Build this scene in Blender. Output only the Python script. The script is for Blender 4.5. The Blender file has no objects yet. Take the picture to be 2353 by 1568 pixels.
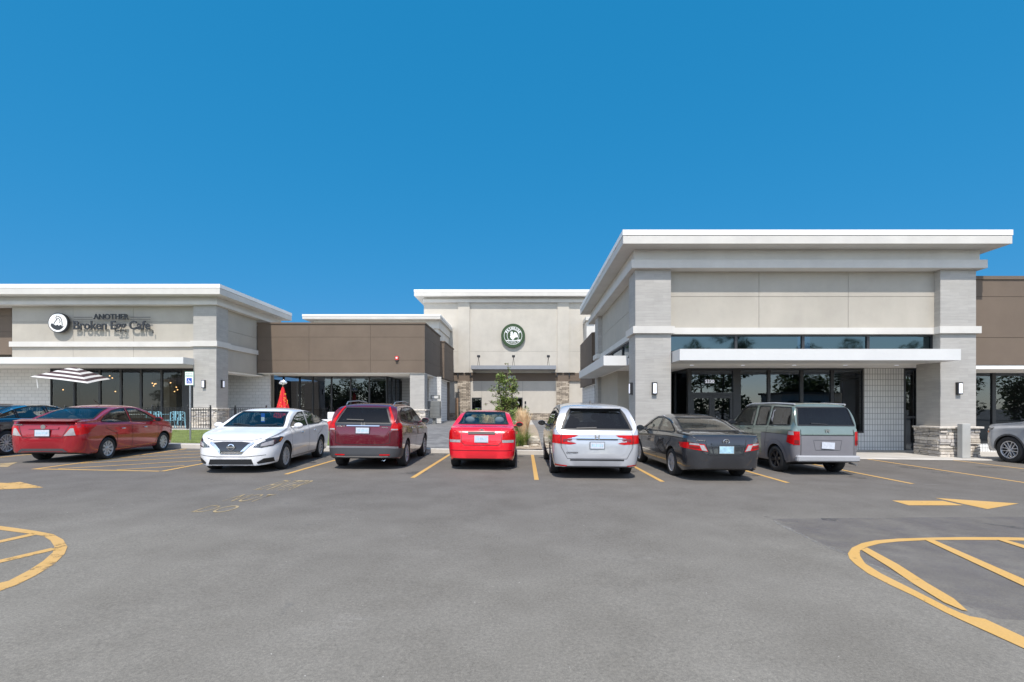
import bpy, bmesh, math, random
from mathutils import Vector, Matrix
from mathutils.bvhtree import BVHTree
R = random.Random(7)
S = bpy.context.scene
COL = S.collection
F = 1085.0; CX = 1205.0; HY = 937.0; EYE = 1.584     # photo calibration (2353 px wide frame)

def g(x, y=0):                                       # gentle cross fall of the car park
    x = max(-40.0, min(40.0, x))
    return -0.01125*x + 0.00175*(math.sqrt(x*x+4)-2)
def PX(px, Y): return (px-CX)*Y/F
def PZ(py, Y): return EYE + (HY-py)*Y/F
def GP(px, py):                                      # point of the asphalt seen at a photo position
    X = 0.0
    for _ in range(12):
        Y = F*(EYE-g(X))/(py-HY); X = (px-CX)*Y/F
    return X, Y
def sm(t): t = max(0.0, min(1.0, t)); return t*t*(3-2*t)

# ------------------------------------------------------------------ mesh helpers
def link(o, parent=None):
    COL.objects.link(o)
    if parent is not None: o.parent = parent
    return o
def tag(o, label=None, cat=None, group=None, kind=None):
    if label: o['label'] = label
    if cat: o['category'] = cat
    if group: o['group'] = group
    if kind: o['kind'] = kind
    return o
def empty(name, loc=(0,0,0), rz=0, label=None, cat=None, group=None):
    o = bpy.data.objects.new(name, None); o.location = loc; o.rotation_euler = (0,0,rz); o.empty_display_size = .2
    link(o); return tag(o, label, cat, group)
class MB:
    def __init__(s): s.v=[]; s.f=[]; s.m=[]
    def add(s, vs, fs, m=0):
        b=len(s.v); s.v += [tuple(v) for v in vs]; s.f += [tuple(b+i for i in f) for f in fs]; s.m += [m]*len(fs); return s
    def box(s, x0,x1,y0,y1,z0,z1, m=0):
        if x0>x1: x0,x1=x1,x0
        if y0>y1: y0,y1=y1,y0
        if z0>z1: z0,z1=z1,z0
        v=[(x,y,z) for z in (z0,z1) for y in (y0,y1) for x in (x0,x1)]
        return s.add(v,[(0,2,3,1),(4,5,7,6),(0,1,5,4),(2,6,7,3),(0,4,6,2),(1,3,7,5)],m)
    def prism(s, poly, axis, a, b, m=0):             # poly in the two other axes
        n=len(poly)
        def P(u,v,w):
            return {'x':(w,u,v),'y':(u,w,v),'z':(u,v,w)}[axis]
        vs=[P(u,v,a) for u,v in poly]+[P(u,v,b) for u,v in poly]
        fs=[tuple(range(n)),tuple(range(2*n-1,n-1,-1))]+[(i,i+n,(i+1)%n+n,(i+1)%n) for i in range(n)]
        return s.add(vs,fs,m)
    def tube(s, p0, p1, r0, r1=None, n=8, m=0, cap=True):
        r1 = r0 if r1 is None else r1
        p0=Vector(p0); p1=Vector(p1); d=(p1-p0).normalized()
        a=d.orthogonal().normalized(); b=d.cross(a)
        vs=[p0+(a*math.cos(t)+b*math.sin(t))*r0 for t in [2*math.pi*i/n for i in range(n)]]
        vs+=[p1+(a*math.cos(t)+b*math.sin(t))*r1 for t in [2*math.pi*i/n for i in range(n)]]
        fs=[(i,(i+1)%n,(i+1)%n+n,i+n) for i in range(n)]
        if cap: fs+=[tuple(range(n-1,-1,-1)),tuple(range(n,2*n))]
        return s.add(vs,fs,m)
    def path(s, pts, r, n=6, m=0):
        for a,b in zip(pts,pts[1:]): s.tube(a,b,r,r,n,m)
        return s
    def lathe(s, prof, c=(0,0,0), axis='z', n=24, m=0, cap=True):   # prof: (r, h)
        vs=[];fs=[]
        for r,h in prof:
            for i in range(n):
                t=2*math.pi*i/n; u,v=r*math.cos(t),r*math.sin(t)
                p={'z':(u,v,h),'y':(u,h,v),'x':(h,u,v)}[axis]
                vs.append((p[0]+c[0],p[1]+c[1],p[2]+c[2]))
        k=len(prof)
        for j in range(k-1):
            for i in range(n): fs.append((j*n+i,j*n+(i+1)%n,(j+1)*n+(i+1)%n,(j+1)*n+i))
        if cap:
            fs.append(tuple(range(n-1,-1,-1))); fs.append(tuple((k-1)*n+i for i in range(n)))
        return s.add(vs,fs,m)
    def ball(s, c, rx, ry=None, rz=None, n=10, m=0):
        ry=rx if ry is None else ry; rz=rx if rz is None else rz
        vs=[];fs=[];k=n//2+1
        for j in range(k):
            ph=math.pi*j/(k-1)
            for i in range(n):
                t=2*math.pi*i/n; vs.append((c[0]+rx*math.sin(ph)*math.cos(t),c[1]+ry*math.sin(ph)*math.sin(t),c[2]+rz*math.cos(ph)))
        for j in range(k-1):
            for i in range(n): fs.append((j*n+i,(j+1)*n+i,(j+1)*n+(i+1)%n,j*n+(i+1)%n))
        return s.add(vs,fs,m)
    def build(s, name, mats, parent=None, smooth=False, loc=None, fix=False, bevel=0):
        me=bpy.data.meshes.new(name); me.from_pydata(s.v,[],s.f)
        if not isinstance(mats,(list,tuple)): mats=[mats]
        for m in mats: me.materials.append(M[m] if isinstance(m,str) else m)
        me.polygons.foreach_set('material_index', s.m)
        if smooth:
            me.polygons.foreach_set('use_smooth',[True]*len(s.f)); 
        me.update(); me.validate()
        if fix:
            bm=bmesh.new(); bm.from_mesh(me); bmesh.ops.remove_doubles(bm,verts=bm.verts,dist=1e-5)
            bmesh.ops.recalc_face_normals(bm,faces=bm.faces); bm.to_mesh(me); bm.free()
        if smooth: me.set_sharp_from_angle(angle=math.radians(40))
        o=bpy.data.objects.new(name,me); link(o,parent)
        if loc: o.location=loc
        if bevel:
            b=o.modifiers.new('bevel','BEVEL'); b.width=bevel; b.segments=1; b.limit_method='ANGLE'
        return o

# ------------------------------------------------------------------ material helpers
M={}
def newmat(name):
    m=bpy.data.materials.new(name); m.use_nodes=True; nt=m.node_tree; nt.nodes.clear()
    M[name]=m; return m, nt, nt.nodes, nt.links
def N(nt,t,**k):
    n=nt.nodes.new(t)
    for a,b in k.items():
        if a.startswith('i_'):
            n.inputs[a[2:].replace('_',' ')].default_value=b
        else: setattr(n,a,b)
    return n
def ramp(nt, fac, a, b, ca=(0,0,0,1), cb=(1,1,1,1)):
    r=nt.nodes.new('ShaderNodeValToRGB'); r.color_ramp.elements[0].position=a; r.color_ramp.elements[1].position=b
    r.color_ramp.elements[0].color=ca; r.color_ramp.elements[1].color=cb; nt.links.new(fac,r.inputs[0]); return r.outputs[0]
def mixc(nt, fac, a, b, mode='MIX'):
    n=nt.nodes.new('ShaderNodeMix'); n.data_type='RGBA'; n.blend_type=mode
    for s,v in ((0,fac),(6,a),(7,b)):
        if hasattr(v,'is_linked') or hasattr(v,'links'): nt.links.new(v,n.inputs[s])
        elif s==0: n.inputs[0].default_value=v
        else: n.inputs[s].default_value=(*v[:3],1)
    return n.outputs[2]
def noise(nt, scale, detail=4, rough=.55, coord='Object', vec=None, out='Fac'):
    t=nt.nodes.new('ShaderNodeTexNoise'); t.inputs['Scale'].default_value=scale; t.inputs['Detail'].default_value=detail; t.inputs['Roughness'].default_value=rough
    if vec is None:
        c=nt.nodes.new('ShaderNodeTexCoord'); vec=c.outputs[coord]
    nt.links.new(vec,t.inputs['Vector']); return t.outputs[out]
def simple(name, col, rough=.6, metal=0, coat=0, var=.08, nscale=3, bump=0, bscale=60, spec=.5, emit=None):
    m,nt,n,l=newmat(name)
    p=N(nt,'ShaderNodeBsdfPrincipled'); p.inputs['Roughness'].default_value=rough; p.inputs['Metallic'].default_value=metal
    p.inputs['Coat Weight'].default_value=coat; p.inputs['Coat Roughness'].default_value=.03; p.inputs['Specular IOR Level'].default_value=spec
    if var:
        fac=noise(nt,nscale,5)
        c=mixc(nt, ramp(nt,fac,.3,.7), [c*(1-var) for c in col],[min(1,c*(1+var)) for c in col])
        if name in ('beige','cream','trim','brown',):      # rain streaks and trowel mottling
            tc=N(nt,'ShaderNodeTexCoord'); mp=N(nt,'ShaderNodeMapping'); mp.inputs['Scale'].default_value=(1.6,1.6,.35); l.new(tc.outputs['Object'],mp.inputs[0])
            c=mixc(nt,1.0,c,ramp(nt,noise(nt,1.5,6,.6,vec=mp.outputs[0]),.35,.72,(1,1,1,1),(.965,.96,.955,1)),'MULTIPLY')
            c=mixc(nt,1.0,c,ramp(nt,noise(nt,1.1,8,.65),.3,.7,(.93,.93,.93,1),(1.04,1.04,1.03,1)),'MULTIPLY')
        l.new(c,p.inputs['Base Color'])
    else: p.inputs['Base Color'].default_value=(*col,1)
    if bump:
        b=N(nt,'ShaderNodeBump'); b.inputs['Strength'].default_value=bump; b.inputs['Distance'].default_value=.01
        l.new(noise(nt,bscale,3),b.inputs['Height']); l.new(b.outputs[0],p.inputs['Normal'])
    if emit:
        p.inputs['Emission Color'].default_value=(*emit[:3],1); p.inputs['Emission Strength'].default_value=emit[3]
    o=N(nt,'ShaderNodeOutputMaterial'); l.new(p.outputs[0],o.inputs[0]); return m
def bricks(name, c1, c2, mortar, bw, bh, offset=.5, ms=.01, rough=.75, bump=.3, stain=.1, streak=False, msmooth=.1):
    m,nt,n,l=newmat(name)
    tc=N(nt,'ShaderNodeTexCoord'); sp=N(nt,'ShaderNodeSeparateXYZ'); l.new(tc.outputs['Object'],sp.inputs[0])
    ad=N(nt,'ShaderNodeMath',operation='ADD'); l.new(sp.outputs[0],ad.inputs[0]); l.new(sp.outputs[1],ad.inputs[1])
    cb=N(nt,'ShaderNodeCombineXYZ'); l.new(ad.outputs[0],cb.inputs[0]); l.new(sp.outputs[2],cb.inputs[1])
    b=N(nt,'ShaderNodeTexBrick'); b.offset=offset; b.inputs['Scale'].default_value=1; b.inputs['Brick Width'].default_value=bw; b.inputs['Row Height'].default_value=bh
    b.inputs['Mortar Size'].default_value=ms; b.inputs['Mortar Smooth'].default_value=msmooth; b.inputs['Bias'].default_value=0
    b.inputs['Color1'].default_value=(*c1,1); b.inputs['Color2'].default_value=(*c2,1); b.inputs['Mortar'].default_value=(*mortar,1)
    l.new(cb.outputs[0],b.inputs['Vector'])
    nz=noise(nt,2.5,6); col=mixc(nt,1.0,b.outputs['Color'],ramp(nt,nz,.25,.75,(1-stain,)*3+(1,),(1,1,1,1)),'MULTIPLY')
    if streak:
        mp=N(nt,'ShaderNodeMapping'); mp.inputs['Scale'].default_value=(1.2,14,1); l.new(cb.outputs[0],mp.inputs['Vector'])
        s2=noise(nt,2.0,6,vec=mp.outputs[0]); col=mixc(nt,1.0,col,ramp(nt,s2,.3,.7,(.90,.895,.89,1),(1.04,1.04,1.04,1)),'MULTIPLY')
    p=N(nt,'ShaderNodeBsdfPrincipled'); p.inputs['Roughness'].default_value=rough; l.new(col,p.inputs['Base Color'])
    bp=N(nt,'ShaderNodeBump'); bp.inputs['Strength'].default_value=bump; bp.inputs['Distance'].default_value=.01; bp.invert=True
    l.new(b.outputs['Fac'],bp.inputs['Height']); l.new(bp.outputs[0],p.inputs['Normal'])
    o=N(nt,'ShaderNodeOutputMaterial'); l.new(p.outputs[0],o.inputs[0]); return m
def glass(name, tint, refl=.08, fres=1.0, rough=0.0, cool=(1,1,1), wav=0):
    m,nt,n,l=newmat(name)
    t=N(nt,'ShaderNodeBsdfTransparent'); t.inputs[0].default_value=(*tint,1)
    gl=N(nt,'ShaderNodeBsdfGlossy'); gl.inputs['Roughness'].default_value=rough; gl.inputs['Color'].default_value=(*cool,1)
    fr=N(nt,'ShaderNodeFresnel'); ge=N(nt,'ShaderNodeNewGeometry'); io=N(nt,'ShaderNodeMapRange'); l.new(ge.outputs['Backfacing'],io.inputs[0]); io.inputs[3].default_value=1.5; io.inputs[4].default_value=1/1.5; l.new(io.outputs[0],fr.inputs['IOR'])
    ml=N(nt,'ShaderNodeMath',operation='MULTIPLY_ADD'); l.new(fr.outputs[0],ml.inputs[0]); ml.inputs[1].default_value=fres; ml.inputs[2].default_value=refl; ml.use_clamp=True
    if wav:
        b=N(nt,'ShaderNodeBump'); b.inputs['Strength'].default_value=wav; b.inputs['Distance'].default_value=.02; l.new(noise(nt,.9,1),b.inputs['Height']); l.new(b.outputs[0],gl.inputs['Normal'])
    mx=N(nt,'ShaderNodeMixShader'); l.new(ml.outputs[0],mx.inputs[0]); l.new(t.outputs[0],mx.inputs[1]); l.new(gl.outputs[0],mx.inputs[2])
    o=N(nt,'ShaderNodeOutputMaterial'); l.new(mx.outputs[0],o.inputs[0]); return m
def paint(name, col, metal=.0, rough=.22, clad=None, cladcol=(.12,.12,.13)):
    # clad: list of (xmin,xmax,zmax) in car space that are unpainted cladding
    m,nt,n,l=newmat(name)
    p=N(nt,'ShaderNodeBsdfPrincipled'); p.inputs['Metallic'].default_value=metal
    p.inputs['Coat Weight'].default_value=1; p.inputs['Coat Roughness'].default_value=.02
    base=mixc(nt,ramp(nt,noise(nt,1.6,3),.35,.65),[c*.93 for c in col],[min(1,c*1.05) for c in col])
    tc=N(nt,'ShaderNodeTexCoord'); sp=N(nt,'ShaderNodeSeparateXYZ'); l.new(tc.outputs['Object'],sp.inputs[0])
    # dust low on the sides
    mr=N(nt,'ShaderNodeMapRange'); l.new(sp.outputs[2],mr.inputs[0]); mr.inputs[1].default_value=.15; mr.inputs[2].default_value=.55; mr.inputs[3].default_value=.12; mr.inputs[4].default_value=0
    base=mixc(nt,mr.outputs[0],base,(.22,.2,.17))
    p.inputs['Roughness'].default_value=rough
    if clad:
        tot=None
        for (x0,x1,zm) in clad:
            a=N(nt,'ShaderNodeMath',operation='GREATER_THAN'); l.new(sp.outputs[0],a.inputs[0]); a.inputs[1].default_value=x0
            b=N(nt,'ShaderNodeMath',operation='LESS_THAN'); l.new(sp.outputs[0],b.inputs[0]); b.inputs[1].default_value=x1
            c=N(nt,'ShaderNodeMath',operation='LESS_THAN'); l.new(sp.outputs[2],c.inputs[0]); c.inputs[1].default_value=zm
            d=N(nt,'ShaderNodeMath',operation='MULTIPLY'); l.new(a.outputs[0],d.inputs[0]); l.new(b.outputs[0],d.inputs[1])
            e=N(nt,'ShaderNodeMath',operation='MULTIPLY'); l.new(d.outputs[0],e.inputs[0]); l.new(c.outputs[0],e.inputs[1])
            if tot is None: tot=e.outputs[0]
            else:
                q=N(nt,'ShaderNodeMath',operation='MAXIMUM'); l.new(tot,q.inputs[0]); l.new(e.outputs[0],q.inputs[1]); tot=q.outputs[0]
        base=mixc(nt,tot,base,cladcol)
        iv=N(nt,'ShaderNodeMath',operation='SUBTRACT'); iv.inputs[0].default_value=1; l.new(tot,iv.inputs[1]); l.new(iv.outputs[0],p.inputs['Coat Weight'])
        mm=N(nt,'ShaderNodeMath',operation='MULTIPLY'); l.new(iv.outputs[0],mm.inputs[0]); mm.inputs[1].default_value=metal; l.new(mm.outputs[0],p.inputs['Metallic'])
    l.new(base,p.inputs['Base Color'])
    o=N(nt,'ShaderNodeOutputMaterial'); l.new(p.outputs[0],o.inputs[0]); return m

def asphalt_nodes(nt):
    l=nt.links
    big=noise(nt,.12,4); mid=noise(nt,1.1,6,.6); fine=noise(nt,45,5,.7); gr=noise(nt,160,2,.6)
    base=mixc(nt,ramp(nt,big,.35,.65),(.138,.127,.117),(.164,.152,.137))
    tcg=N(nt,'ShaderNodeTexCoord'); spg=N(nt,'ShaderNodeSeparateXYZ'); l.new(tcg.outputs['Object'],spg.inputs[0])
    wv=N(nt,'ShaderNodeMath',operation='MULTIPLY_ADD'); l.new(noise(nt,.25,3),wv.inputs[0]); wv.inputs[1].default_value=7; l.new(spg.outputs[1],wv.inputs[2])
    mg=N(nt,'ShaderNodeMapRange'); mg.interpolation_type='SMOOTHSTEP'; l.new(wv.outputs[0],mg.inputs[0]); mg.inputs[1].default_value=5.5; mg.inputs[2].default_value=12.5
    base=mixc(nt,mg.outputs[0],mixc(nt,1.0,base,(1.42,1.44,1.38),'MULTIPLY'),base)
    base=mixc(nt,1.0,base,ramp(nt,mid,.3,.7,(.84,.83,.82,1),(1.09,1.09,1.09,1)),'MULTIPLY')
    base=mixc(nt,1.0,base,ramp(nt,fine,.3,.72,(.74,.74,.74,1),(1.22,1.21,1.19,1)),'MULTIPLY')
    base=mixc(nt,1.0,base,ramp(nt,gr,.3,.7,(.78,.78,.78,1),(1.22,1.22,1.22,1)),'MULTIPLY')
    # pale scuffs and dusty streaks
    tc=N(nt,'ShaderNodeTexCoord'); mp=N(nt,'ShaderNodeMapping'); mp.inputs['Scale'].default_value=(.5,1.6,1); mp.inputs['Rotation'].default_value=(0,0,.35); l.new(tc.outputs['Object'],mp.inputs['Vector'])
    sc=noise(nt,1.7,8,.72,vec=mp.outputs[0]); base=mixc(nt,ramp(nt,sc,.63,.80,(0,0,0,1),(.35,.35,.35,1)),base,(.42,.40,.375))
    # small chips of pale aggregate
    vo=N(nt,'ShaderNodeTexVoronoi'); vo.inputs['Scale'].default_value=9; l.new(tc.outputs['Object'],vo.inputs['Vector'])
    ch=N(nt,'ShaderNodeMath',operation='LESS_THAN'); l.new(vo.outputs['Distance'],ch.inputs[0])
    cm=N(nt,'ShaderNodeMath',operation='MULTIPLY'); l.new(noise(nt,3.1,2),cm.inputs[0]); cm.inputs[1].default_value=.075; l.new(cm.outputs[0],ch.inputs[1])
    spf=N(nt,'ShaderNodeMath',operation='MULTIPLY'); l.new(ch.outputs[0],spf.inputs[0]); l.new(ramp(nt,noise(nt,.9,3),.5,.6),spf.inputs[1])
    base=mixc(nt,spf.outputs[0],base,(.65,.62,.58))
    # dark oil drips
    dk=noise(nt,2.3,3,.5); base=mixc(nt,ramp(nt,dk,.70,.78,(0,0,0,1),(.5,.5,.5,1)),base,(.10,.10,.10))
    return base, fine, gr
def mk_asphalt():
    m,nt,n,l=newmat('asphalt'); base,fine,gr=asphalt_nodes(nt)
    p=N(nt,'ShaderNodeBsdfPrincipled'); p.inputs['Roughness'].default_value=.88; p.inputs['Specular IOR Level'].default_value=.25; l.new(base,p.inputs['Base Color'])
    b=N(nt,'ShaderNodeBump'); b.inputs['Strength'].default_value=.5; b.inputs['Distance'].default_value=.006; l.new(fine,b.inputs['Height']); l.new(b.outputs[0],p.inputs['Normal'])
    o=N(nt,'ShaderNodeOutputMaterial'); l.new(p.outputs[0],o.inputs[0])
def mk_line(name, col, lo, hi, scale=5):
    m,nt,n,l=newmat(name)
    nz=noise(nt,scale,9,.72); fine=noise(nt,60,4,.7)
    p=N(nt,'ShaderNodeBsdfPrincipled'); p.inputs['Roughness'].default_value=.7
    c=mixc(nt,ramp(nt,fine,.3,.75),[x*.72 for x in col],col); c=mixc(nt,ramp(nt,noise(nt,2.2,5),.35,.7),c,[x*.8+.03 for x in col]); l.new(c,p.inputs['Base Color'])
    t=N(nt,'ShaderNodeBsdfTransparent'); mx=N(nt,'ShaderNodeMixShader'); l.new(ramp(nt,nz,lo,hi),mx.inputs[0]); l.new(t.outputs[0],mx.inputs[1]); l.new(p.outputs[0],mx.inputs[2])
    o=N(nt,'ShaderNodeOutputMaterial'); l.new(mx.outputs[0],o.inputs[0])

mk_asphalt()
mk_line('yellow_paint',(.66,.39,.11),.27,.38,9); mk_line('faded_paint',(.44,.33,.17),.33,.56,3); mk_line('worn_paint',(.63,.38,.12),.34,.46,6)
mk_line('crack_pale',(.30,.285,.26),.40,.66,9); mk_line('tar_dark',(.085,.08,.078),.40,.75,7)
mk_line('tone_patch',(.185,.165,.165),.30,1.0,2)
mk_line('oil_dark',(.075,.07,.068),.42,.85,3)
simple('concrete',(.46,.435,.395),.85,var=.12,nscale=1.4,bump=.3,bscale=40)
simple('concrete_dark',(.30,.29,.28),.85,var=.15,nscale=1.2,bump=.3,bscale=40)
simple('beige',(.415,.385,.335),.9,var=.05,nscale=.8,bump=.25,bscale=90)
simple('cream',(.49,.455,.40),.9,var=.04,nscale=.8,bump=.25,bscale=90)
simple('trim',(.585,.565,.53),.8,var=.04,nscale=1,bump=.15,bscale=90)
simple('coping',(.84,.83,.80),.5,var=.02)
simple('brown',(.150,.114,.086),.9,var=.05,nscale=.9,bump=.25,bscale=90)
simple('joint',(.05,.045,.04),.9,var=0)
simple('canopy_white',(.62,.615,.60),.5,var=.03,nscale=1.2)
simple('canopy_grey',(.22,.23,.24),.5,var=.03)
simple('soffit',(.84,.81,.76),.85,var=.03)
simple('black_metal',(.018,.019,.022),.45,var=.1)
simple('frame_dark',(.028,.029,.032),.4,var=.1,nscale=5)
simple('steel',(.42,.43,.44),.4,metal=.8,var=.08,nscale=8)
simple('post_grey',(.42,.42,.40),.6,var=.06)
simple('glow_white',(.85,.86,.95),.4,var=0,emit=(.85,.88,1,.35))
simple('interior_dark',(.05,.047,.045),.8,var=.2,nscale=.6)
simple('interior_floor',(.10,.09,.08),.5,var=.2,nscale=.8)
simple('interior_tan',(.72,.62,.45),.8,var=.1)
simple('white_paint',(.62,.62,.61),.5,var=.03)
simple('sign_green',(.022,.052,.012),.45,var=.05)
simple('sign_white',(.85,.85,.84),.45,var=0)
simple('sign_black',(.02,.022,.026),.45,var=.05)
simple('handicap_blue',(.02,.08,.42),.5,var=0)
simple('sign_text_green',(.03,.30,.14),.5,var=0)
simple('aqua_metal',(.22,.44,.52),.4,var=.06)
simple('red_cloth',(.58,.008,.014),.7,var=.12,nscale=6)
simple('gold',(.85,.55,.06),.5,var=0)
simple('foil',(.75,.76,.78),.18,metal=.9,var=.1,nscale=20)
simple('red_plastic',(.65,.03,.02),.35,coat=.4,var=.04)
simple('umbrella_white',(.60,.59,.575),.8,var=.05); simple('umbrella_dark',(.06,.035,.04),.8,var=.1)
simple('bark',(.16,.12,.09),.9,var=.3,nscale=12)
simple('wood',(.24,.15,.09),.8,var=.2,nscale=6)
simple('mailbox',(.20,.205,.20),.5,metal=.3,var=.08)
simple('bulb',(1,.7,.35),.4,var=0,emit=(1,.55,.2,4))
simple('rock',(.46,.41,.33),.9,var=.2,nscale=5,bump=.6,bscale=14)
simple('gravel',(.36,.29,.22),.95,var=.35,nscale=26,bump=.8,bscale=60)
simple('grey_panel',(.24,.25,.27),.7,var=.05)
simple('dark_door',(.03,.032,.034),.4,var=.1)
bricks('tile_stone',(.385,.37,.345),(.43,.413,.385),(.345,.335,.315),.62,.105,.5,.003,stain=.10,streak=True,bump=.3,msmooth=.3)
bricks('white_block',(.60,.595,.575),(.65,.64,.62),(.42,.41,.40),.40,.20,.5,.010,stain=.06)
bricks('white_tile',(.74,.74,.73),(.80,.80,.78),(.30,.30,.30),.105,.225,.0,.009,stain=.06)
bricks('siding',(.62,.62,.62),(.66,.66,.66),(.35,.35,.35),6.0,.22,.5,.012,stain=.05)
bricks('far_ledge',(.26,.21,.16),(.66,.56,.44),(.08,.065,.05),.55,.13,.37,.012,stain=.55,bump=.8)
for i,c in enumerate([(.52,.47,.40),(.62,.57,.50),(.42,.385,.34),(.58,.53,.47),(.46,.43,.40)]): simple('ledge%d'%i,c,.9,var=.22,nscale=9,bump=.7,bscale=22)
simple('ledge_gap',(.10,.09,.08),.95,var=.2)
def mk_pavers():
    m,nt,n,l=newmat('pavers')
    tc=N(nt,'ShaderNodeTexCoord'); b=N(nt,'ShaderNodeTexBrick'); b.offset=.5
    b.inputs['Scale'].default_value=1; b.inputs['Brick Width'].default_value=.42; b.inputs['Row Height'].default_value=.2; b.inputs['Mortar Size'].default_value=.006
    b.inputs['Color1'].default_value=(.15,.145,.145,1); b.inputs['Color2'].default_value=(.215,.21,.205,1); b.inputs['Mortar'].default_value=(.08,.08,.08,1)
    mp=N(nt,'ShaderNodeMapping'); mp.inputs['Rotation'].default_value=(0,0,.78); l.new(tc.outputs['Object'],mp.inputs[0]); l.new(mp.outputs[0],b.inputs['Vector'])
    c=mixc(nt,1,b.outputs['Color'],ramp(nt,noise(nt,1.3,5),.3,.7,(.8,.8,.8,1),(1.15,1.15,1.15,1)),'MULTIPLY')
    p=N(nt,'ShaderNodeBsdfPrincipled'); p.inputs['Roughness'].default_value=.85; l.new(c,p.inputs['Base Color'])
    o=N(nt,'ShaderNodeOutputMaterial'); l.new(p.outputs[0],o.inputs[0])
mk_pavers()
simple('turf',(.15,.19,.05),.9,var=.35,nscale=3,bump=.6,bscale=90)
def leafmat(name,a,b,trans=.25):
    m,nt,n,l=newmat(name)
    c=mixc(nt,ramp(nt,noise(nt,9,3),.35,.65),a,b)
    p=N(nt,'ShaderNodeBsdfPrincipled'); p.inputs['Roughness'].default_value=.6; l.new(c,p.inputs['Base Color'])
    t=N(nt,'ShaderNodeBsdfTranslucent'); l.new(c,t.inputs[0]); mx=N(nt,'ShaderNodeMixShader'); mx.inputs[0].default_value=trans
    l.new(p.outputs[0],mx.inputs[1]); l.new(t.outputs[0],mx.inputs[2]); o=N(nt,'ShaderNodeOutputMaterial'); l.new(mx.outputs[0],o.inputs[0])
leafmat('leaf_green',(.17,.25,.05),(.40,.50,.15),.3); leafmat('leaf_dark',(.08,.12,.045),(.16,.20,.08),.45); leafmat('leaf_brown',(.10,.06,.04),(.18,.12,.07))
leafmat('grass_tan',(.66,.46,.24),(.90,.70,.45),.3); leafmat('grass_green',(.11,.19,.03),(.30,.38,.09),.3); leafmat('turf_blade',(.16,.20,.045),(.28,.33,.10),.2)
# shop glass and car glass
glass('shop_glass',(.45,.46,.48),.06,1.1,cool=(.74,.85,1.0),wav=.06)
glass('shop_glass_clear',(.50,.52,.54),.0,.9,cool=(.78,.86,1),wav=.05)
glass('clerestory_glass',(.05,.08,.11),.07,.9,rough=.035,cool=(.62,.88,1.0),wav=.2)
glass('car_glass_clear',(.70,.77,.74),.03,1.0); glass('car_glass_tint',(.42,.46,.44),.05,1.1); glass('car_glass_dark',(.10,.11,.12),.0,.85); simple('cabin',(.10,.10,.105),.8,var=.1)
glass('lamp_cover',(.75,.78,.8),.06,1.0)
# car materials
simple('tyre',(.022,.022,.023),.8,var=.2,nscale=12); simple('car_black',(.012,.012,.013),.5,var=.1); simple('car_gloss_black',(.01,.01,.012),.15,coat=1,var=0)
simple('under',(.015,.014,.013),.9,var=.2); simple('alloy',(.58,.58,.60),.32,metal=.45,var=.05); simple('hubcap',(.50,.50,.50),.4,metal=.35,var=.08,nscale=12)
simple('alloy_dark',(.05,.05,.055),.3,metal=.6,var=.05); simple('chrome',(.80,.81,.83),.08,metal=1,var=0)
simple('seat_dark',(.03,.03,.033),.8,var=.1); simple('seat_grey',(.28,.29,.33),.8,var=.1); simple('dash',(.03,.03,.032),.7,var=.1)
simple('tail_red',(.46,.003,.005),.3,spec=.2,coat=.15,var=.25,nscale=14); simple('tail_dark',(.16,.002,.003),.3,coat=.3); simple('tail_clear',(.34,.32,.33),.2,coat=.6,var=.15,nscale=20)
simple('head_dark',(.06,.065,.075),.1,metal=.4,coat=1,var=.4,nscale=18); simple('amber',(.8,.22,.02),.2,coat=1,var=0)
simple('plate_white',(.55,.58,.64),.4,var=.12,nscale=30); simple('plate_blue',(.35,.55,.66),.4,var=.3,nscale=14); simple('plate_frame',(.02,.02,.022),.4,var=0)
simple('bumper_grey',(.07,.072,.078),.5,var=.06); simple('bumper_dark',(.055,.057,.062),.5,var=.06); simple('clad_grey',(.17,.165,.178),.55,var=.06); simple('bumper_silver',(.33,.335,.35),.45,var=.05)
paint('paint_crimson',(.36,.010,.020),.35); paint('paint_white',(.80,.80,.81),0); paint('paint_maroon',(.13,.006,.018),.35)
paint('paint_red',(.78,.006,.022),.0); paint('paint_pearl',(.50,.51,.54),.35); paint('paint_charcoal',(.036,.038,.045),.45)
paint('paint_sage',(.195,.24,.205),.5,clad=[(-3,-.62,.98),(-.62,3,.42)],cladcol=(.18,.175,.188)); paint('paint_gunmetal',(.47,.48,.50),.25); paint('paint_navy',(.008,.013,.032),.3)
SKY_DUST,SKY_OZ,SKY_HUE,SKY_SAT,SKY_STR=.3,1.2,.5,1.0,.15
SKYK=((.184,1.155),(.385,.30),(.72,.30))
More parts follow.
